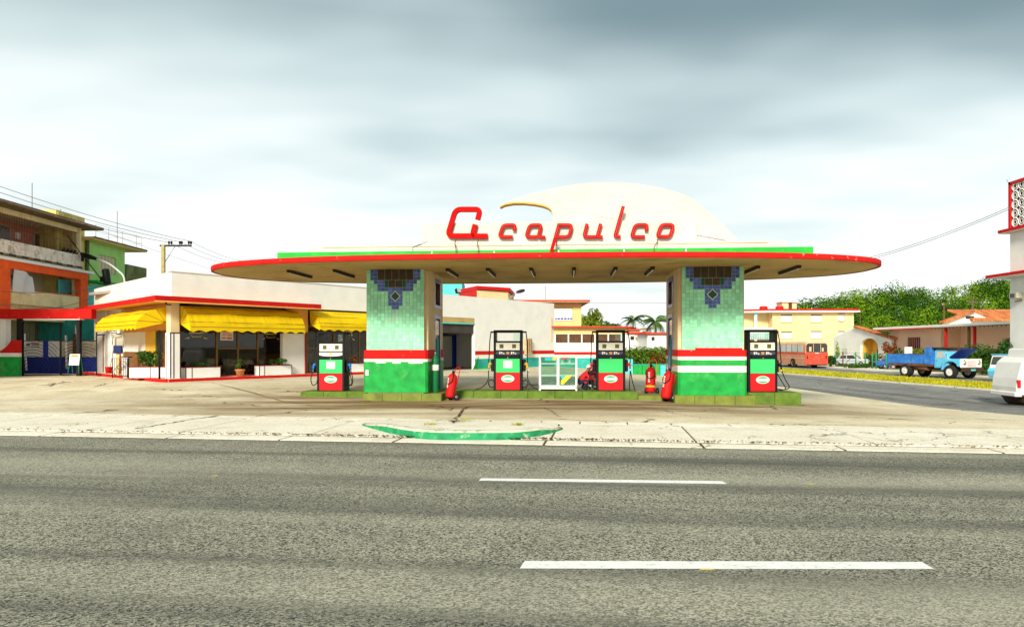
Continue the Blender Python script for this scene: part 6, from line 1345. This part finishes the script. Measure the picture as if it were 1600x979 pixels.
# three wheeler behind the van
tw = thing('motor_tricycle', 'small blue and white motor tricycle half hidden behind the van', 'tricycle', (WX(1569, 47.5), 47.5, -.41), R(-150))
MB().prism([(-.9, .45), (.55, .4), (.8, .75), (.62, 1.15), (.35, 1.75), (-.9, 1.8)], 'y', -.6, .6).build('cabin', 'truck_white', tw, .06, seg=2); MB().prism([(-.95, .35), (.75, .3), (.95, .75), (.7, .95), (-.95, .95)], 'y', -.62, .62).build('lower_body', 'truck_sky', tw, .05, seg=2); MB().prism([(.64, 1.15), (.66, 1.16), (.4, 1.68), (.38, 1.67)], 'y', -.5, .5).build('windscreen', 'vehicle_glass', tw)
B('roof', 'truck_sky', tw, -.95, .4, -.64, .64, 1.78, 1.84, .02); wheel(tw, .72, 0, .28, .16); wheel(tw, -.6, -.58, .28, .18); wheel(tw, -.6, .58, .28, .18); MB().lathe([(0, 0), (.09, 0), (.08, .06), (0, .08)], 12, Matrix.Translation((.92, 0, .78)) @ Matrix.Rotation(R(90), 4, 'Y')).build('headlight', 'chrome', tw)
def car(label, loc, rz, m):
    t = thing('parked_car', label, 'car', loc, rz, 'cars parked behind the fence')
    MB().prism([(0, .35), (-.02, .75), (.15, .9), (3.9, .92), (4.15, .75), (4.15, .38)], 'y', -.8, .8).build('body', m, t, .08, seg=3); MB().prism([(.75, .9), (1.15, 1.38), (2.55, 1.4), (3.1, .92)], 'y', -.7, .7).build('cabin', m, t, .06, seg=2)
    for s_ in (-1, 1):
        for a in ([(1.0, .95), (1.25, 1.3), (1.75, 1.31), (1.75, .95)], [(1.85, .95), (1.85, 1.31), (2.48, 1.32), (2.88, .95)]): MB().prism(a, 'y', min(s_*.7, s_*.712), max(s_*.7, s_*.712)).build('side_window', 'vehicle_glass', t)
        B('side_trim', 'chrome', t, .1, 4.05, min(s_*.8, s_*.81), max(s_*.8, s_*.81), .62, .65); B('headlight', 'chrome', t, 4.12, 4.17, min(s_*.5, s_*.7), max(s_*.5, s_*.7), .62, .78); B('tail_light', 'red_clean', t, -.04, .0, min(s_*.5, s_*.72), max(s_*.5, s_*.72), .6, .75)
        for x in (.8, 3.35): wheel(t, x, s_*.72, .31, .18, 'chrome')
    MB().prism([(.78, .98), (1.13, 1.34), (1.1, 1.36), (.72, 1.0)], 'y', -.62, .62).build('rear_window', 'vehicle_glass', t); MB().prism([(2.6, 1.36), (3.04, .98), (3.1, 1.0), (2.64, 1.38)], 'y', -.62, .62).build('windscreen', 'pale_glass', t); B('bumper', 'chassis', t, -.1, .02, -.75, .75, .4, .52, .02); B('bumper', 'chassis', t, 4.12, 4.24, -.75, .75, .4, .52, .02)
car('blue car parked behind the fence left of the truck bed', (WX(1367, 72.5), 72.5, -.42), R(-12), 'car_blue'); car('pale car parked behind the fence in front of the arch house', (WX(1300, 84), 84, -.42), R(-40), 'car_grey')

# ------------------------------------------------------------------ person and motorcycle on the middle island
mc = thing('motorcycle', 'red motorcycle standing behind the pump with red nozzles', 'motorcycle', L2W(U(925, 2.2), 2.2, .12), R(68))
for x in (-.62, .62):
    mt = Matrix.Translation((x, 0, .3)) @ Matrix.Rotation(R(90), 4, 'X'); w_ = MB().lathe([(.23, -.05), (.29, -.05), (.31, 0), (.29, .05), (.23, .05)], 22, mt, cap=False).build('wheel', 'rubber', mc); MB().lathe([(0, -.06), (.05, -.05), (.2, -.01), (.23, -.03), (.23, .03), (.2, .01), (.05, .05), (0, .06)], 16, mt).build('rim', 'chrome', w_)
    MB().tube([(x + .34*math.cos(R(a)), 0, .3 + .34*math.sin(R(a))) for a in range(20, 161, 20)], .06, 6).build('mudguard', 'pump_red', mc)
MB().lathe([(0, -.3), (.1, -.25), (.16, 0), (.13, .25), (0, .32)], 12, Matrix.Translation((.12, 0, .82)) @ Matrix.Rotation(R(90), 4, 'Y')).build('tank', 'pump_red', mc); MB().box(-.6, -.08, -.13, .13, .76, .86).build('seat', 'black', mc, .04, seg=2); B('engine', 'steel', mc, -.15, .25, -.14, .14, .3, .6, .03); B('side_panel', 'pump_red', mc, -.45, -.1, -.15, .15, .5, .74, .04)
MB().tube([(.1, -.16, .35), (-.3, -.18, .25), (-.85, -.18, .35)], .045, 8).build('exhaust', 'chrome', mc); MB().tube([(.45, -.34, 1.08), (.42, -.1, 1.05), (.42, .1, 1.05), (.45, .34, 1.08)], .018, 6).build('handlebar', 'black', mc)
for s_ in (-.08, .08): MB().tube([(.42, s_, 1.02), (.62, s_, .3)], .025, 6).build('fork', 'chrome', mc)
MB().lathe([(0, -.06), (.1, -.05), (.11, .05), (0, .06)], 14, Matrix.Translation((.55, 0, .92)) @ Matrix.Rotation(R(90), 4, 'Y')).build('headlight', 'black', mc)
MB().tube([(.4, .0, .95), (.1, 0, .7), (-.5, 0, .72)], .03, 6).build('frame', 'black', mc)
def figure(label, loc, rz):
    t = thing('person', label, 'person', loc, rz)
    J = {'pel': (0, 0, .3), 'wai': (.06, 0, .42), 'che': (.2, 0, .58), 'nec': (.31, 0, .7), 'hb': (.35, 0, .76), 'hd': (.39, 0, .84), 'ht': (.4, 0, .93)}
    E_ = [('pel', 'wai'), ('wai', 'che'), ('che', 'nec'), ('nec', 'hb'), ('hb', 'hd'), ('hd', 'ht')]
    Rr = {'pel': .14, 'wai': .13, 'che': .15, 'nec': .055, 'hb': .06, 'hd': .095, 'ht': .07}
    for s_, n in ((1, 'l'), (-1, 'r')):
        J.update({n+'sh': (.25, s_*.19, .62), n+'el': (.38, s_*.24, .4), n+'wr': (.58, s_*.14, .36), n+'ha': (.66, s_*.11, .35), n+'hi': (.02, s_*.1, .28), n+'kn': (.38, s_*.17, .42), n+'an': (.12, s_*.15, .07), n+'to': (.3, s_*.17, .035)})
        E_ += [('che', n+'sh'), (n+'sh', n+'el'), (n+'el', n+'wr'), (n+'wr', n+'ha'), ('pel', n+'hi'), (n+'hi', n+'kn'), (n+'kn', n+'an'), (n+'an', n+'to')]
        Rr.update({n+'sh': .068, n+'el': .05, n+'wr': .034, n+'ha': .035, n+'hi': .1, n+'kn': .065, n+'an': .045, n+'to': .04})
        for k in range(5):
            a, b = n+'f%d' % k, n+'g%d' % k; off = (k - 2)*.018
            J[a] = (.7 + (.012 if 0 < k < 4 else -.03), s_*(.11 + off), .345 if k else .37); J[b] = (J[a][0] + .035, s_*(.11 + off*1.1), .32 if k else .36); E_ += [(n+'ha', a), (a, b)]; Rr[a] = .009; Rr[b] = .008
    ks = list(J); me = bpy.data.meshes.new('body'); me.from_pydata([J[k] for k in ks], [(ks.index(a), ks.index(b)) for a, b in E_], [])
    o = bpy.data.objects.new('body', me); C.objects.link(o); o.parent = t
    sk = o.modifiers.new('skin', 'SKIN'); sv = me.skin_vertices[0].data
    for i, k in enumerate(ks): sv[i].radius = (Rr[k],)*2; sv[i].use_root = (k == 'pel')
    sd_ = o.modifiers.new('sub', 'SUBSURF'); sd_.levels = 1; sd_.render_levels = 2; sk.use_smooth_shade = True
    # bake, then colour by region so that clothes end at neck, cuffs and waist
    dg = bpy.context.evaluated_depsgraph_get(); m2 = bpy.data.meshes.new_from_object(o.evaluated_get(dg)); o.modifiers.clear(); o.data = m2
    m2.materials.clear(); [m2.materials.append(M[q]) for q in ('skin', 'shirt_red', 'trousers')]
    for p in m2.polygons:
        c = p.center; p.use_smooth = True
        if c.x > .6 or (c.z > .7 and c.x > .27) : p.material_index = 0
        elif (c.z < .4 and not (c.x > .3 and abs(c.y) > .08 and c.z > .3 and c.x > .5)) or (abs(c.y) < .26 and c.x > .2 and c.z < .36): p.material_index = 2
        else: p.material_index = 1
        if c.z < .05 : p.material_index = 2
    MB().lathe([(.0, .1), (.05, .095), (.09, .06), (.108, .0), (.112, -.02), (0, -.02)], 14, Matrix.Translation((.375, 0, .885)) @ Matrix.Rotation(R(-14), 4, 'Y')).build('cap', 'hair_white', t)
    fc = MB()
    for s_ in (-1, 1): fc.lathe([(0, -.008), (.011, 0), (0, .008)], 6, Matrix.Translation((.475, s_*.035, .845)))
    fc.build('eyes', 'black', t); MB().lathe([(0, -.03), (.018, -.015), (.006, .03), (0, .03)], 6, Matrix.Translation((.488, 0, .825))).build('nose', 'skin', t)
    return t
figure('person in a red shirt and white cap crouching by the motorcycle', L2W(U(905, 1.45), 1.45, .3), YAW + R(10))
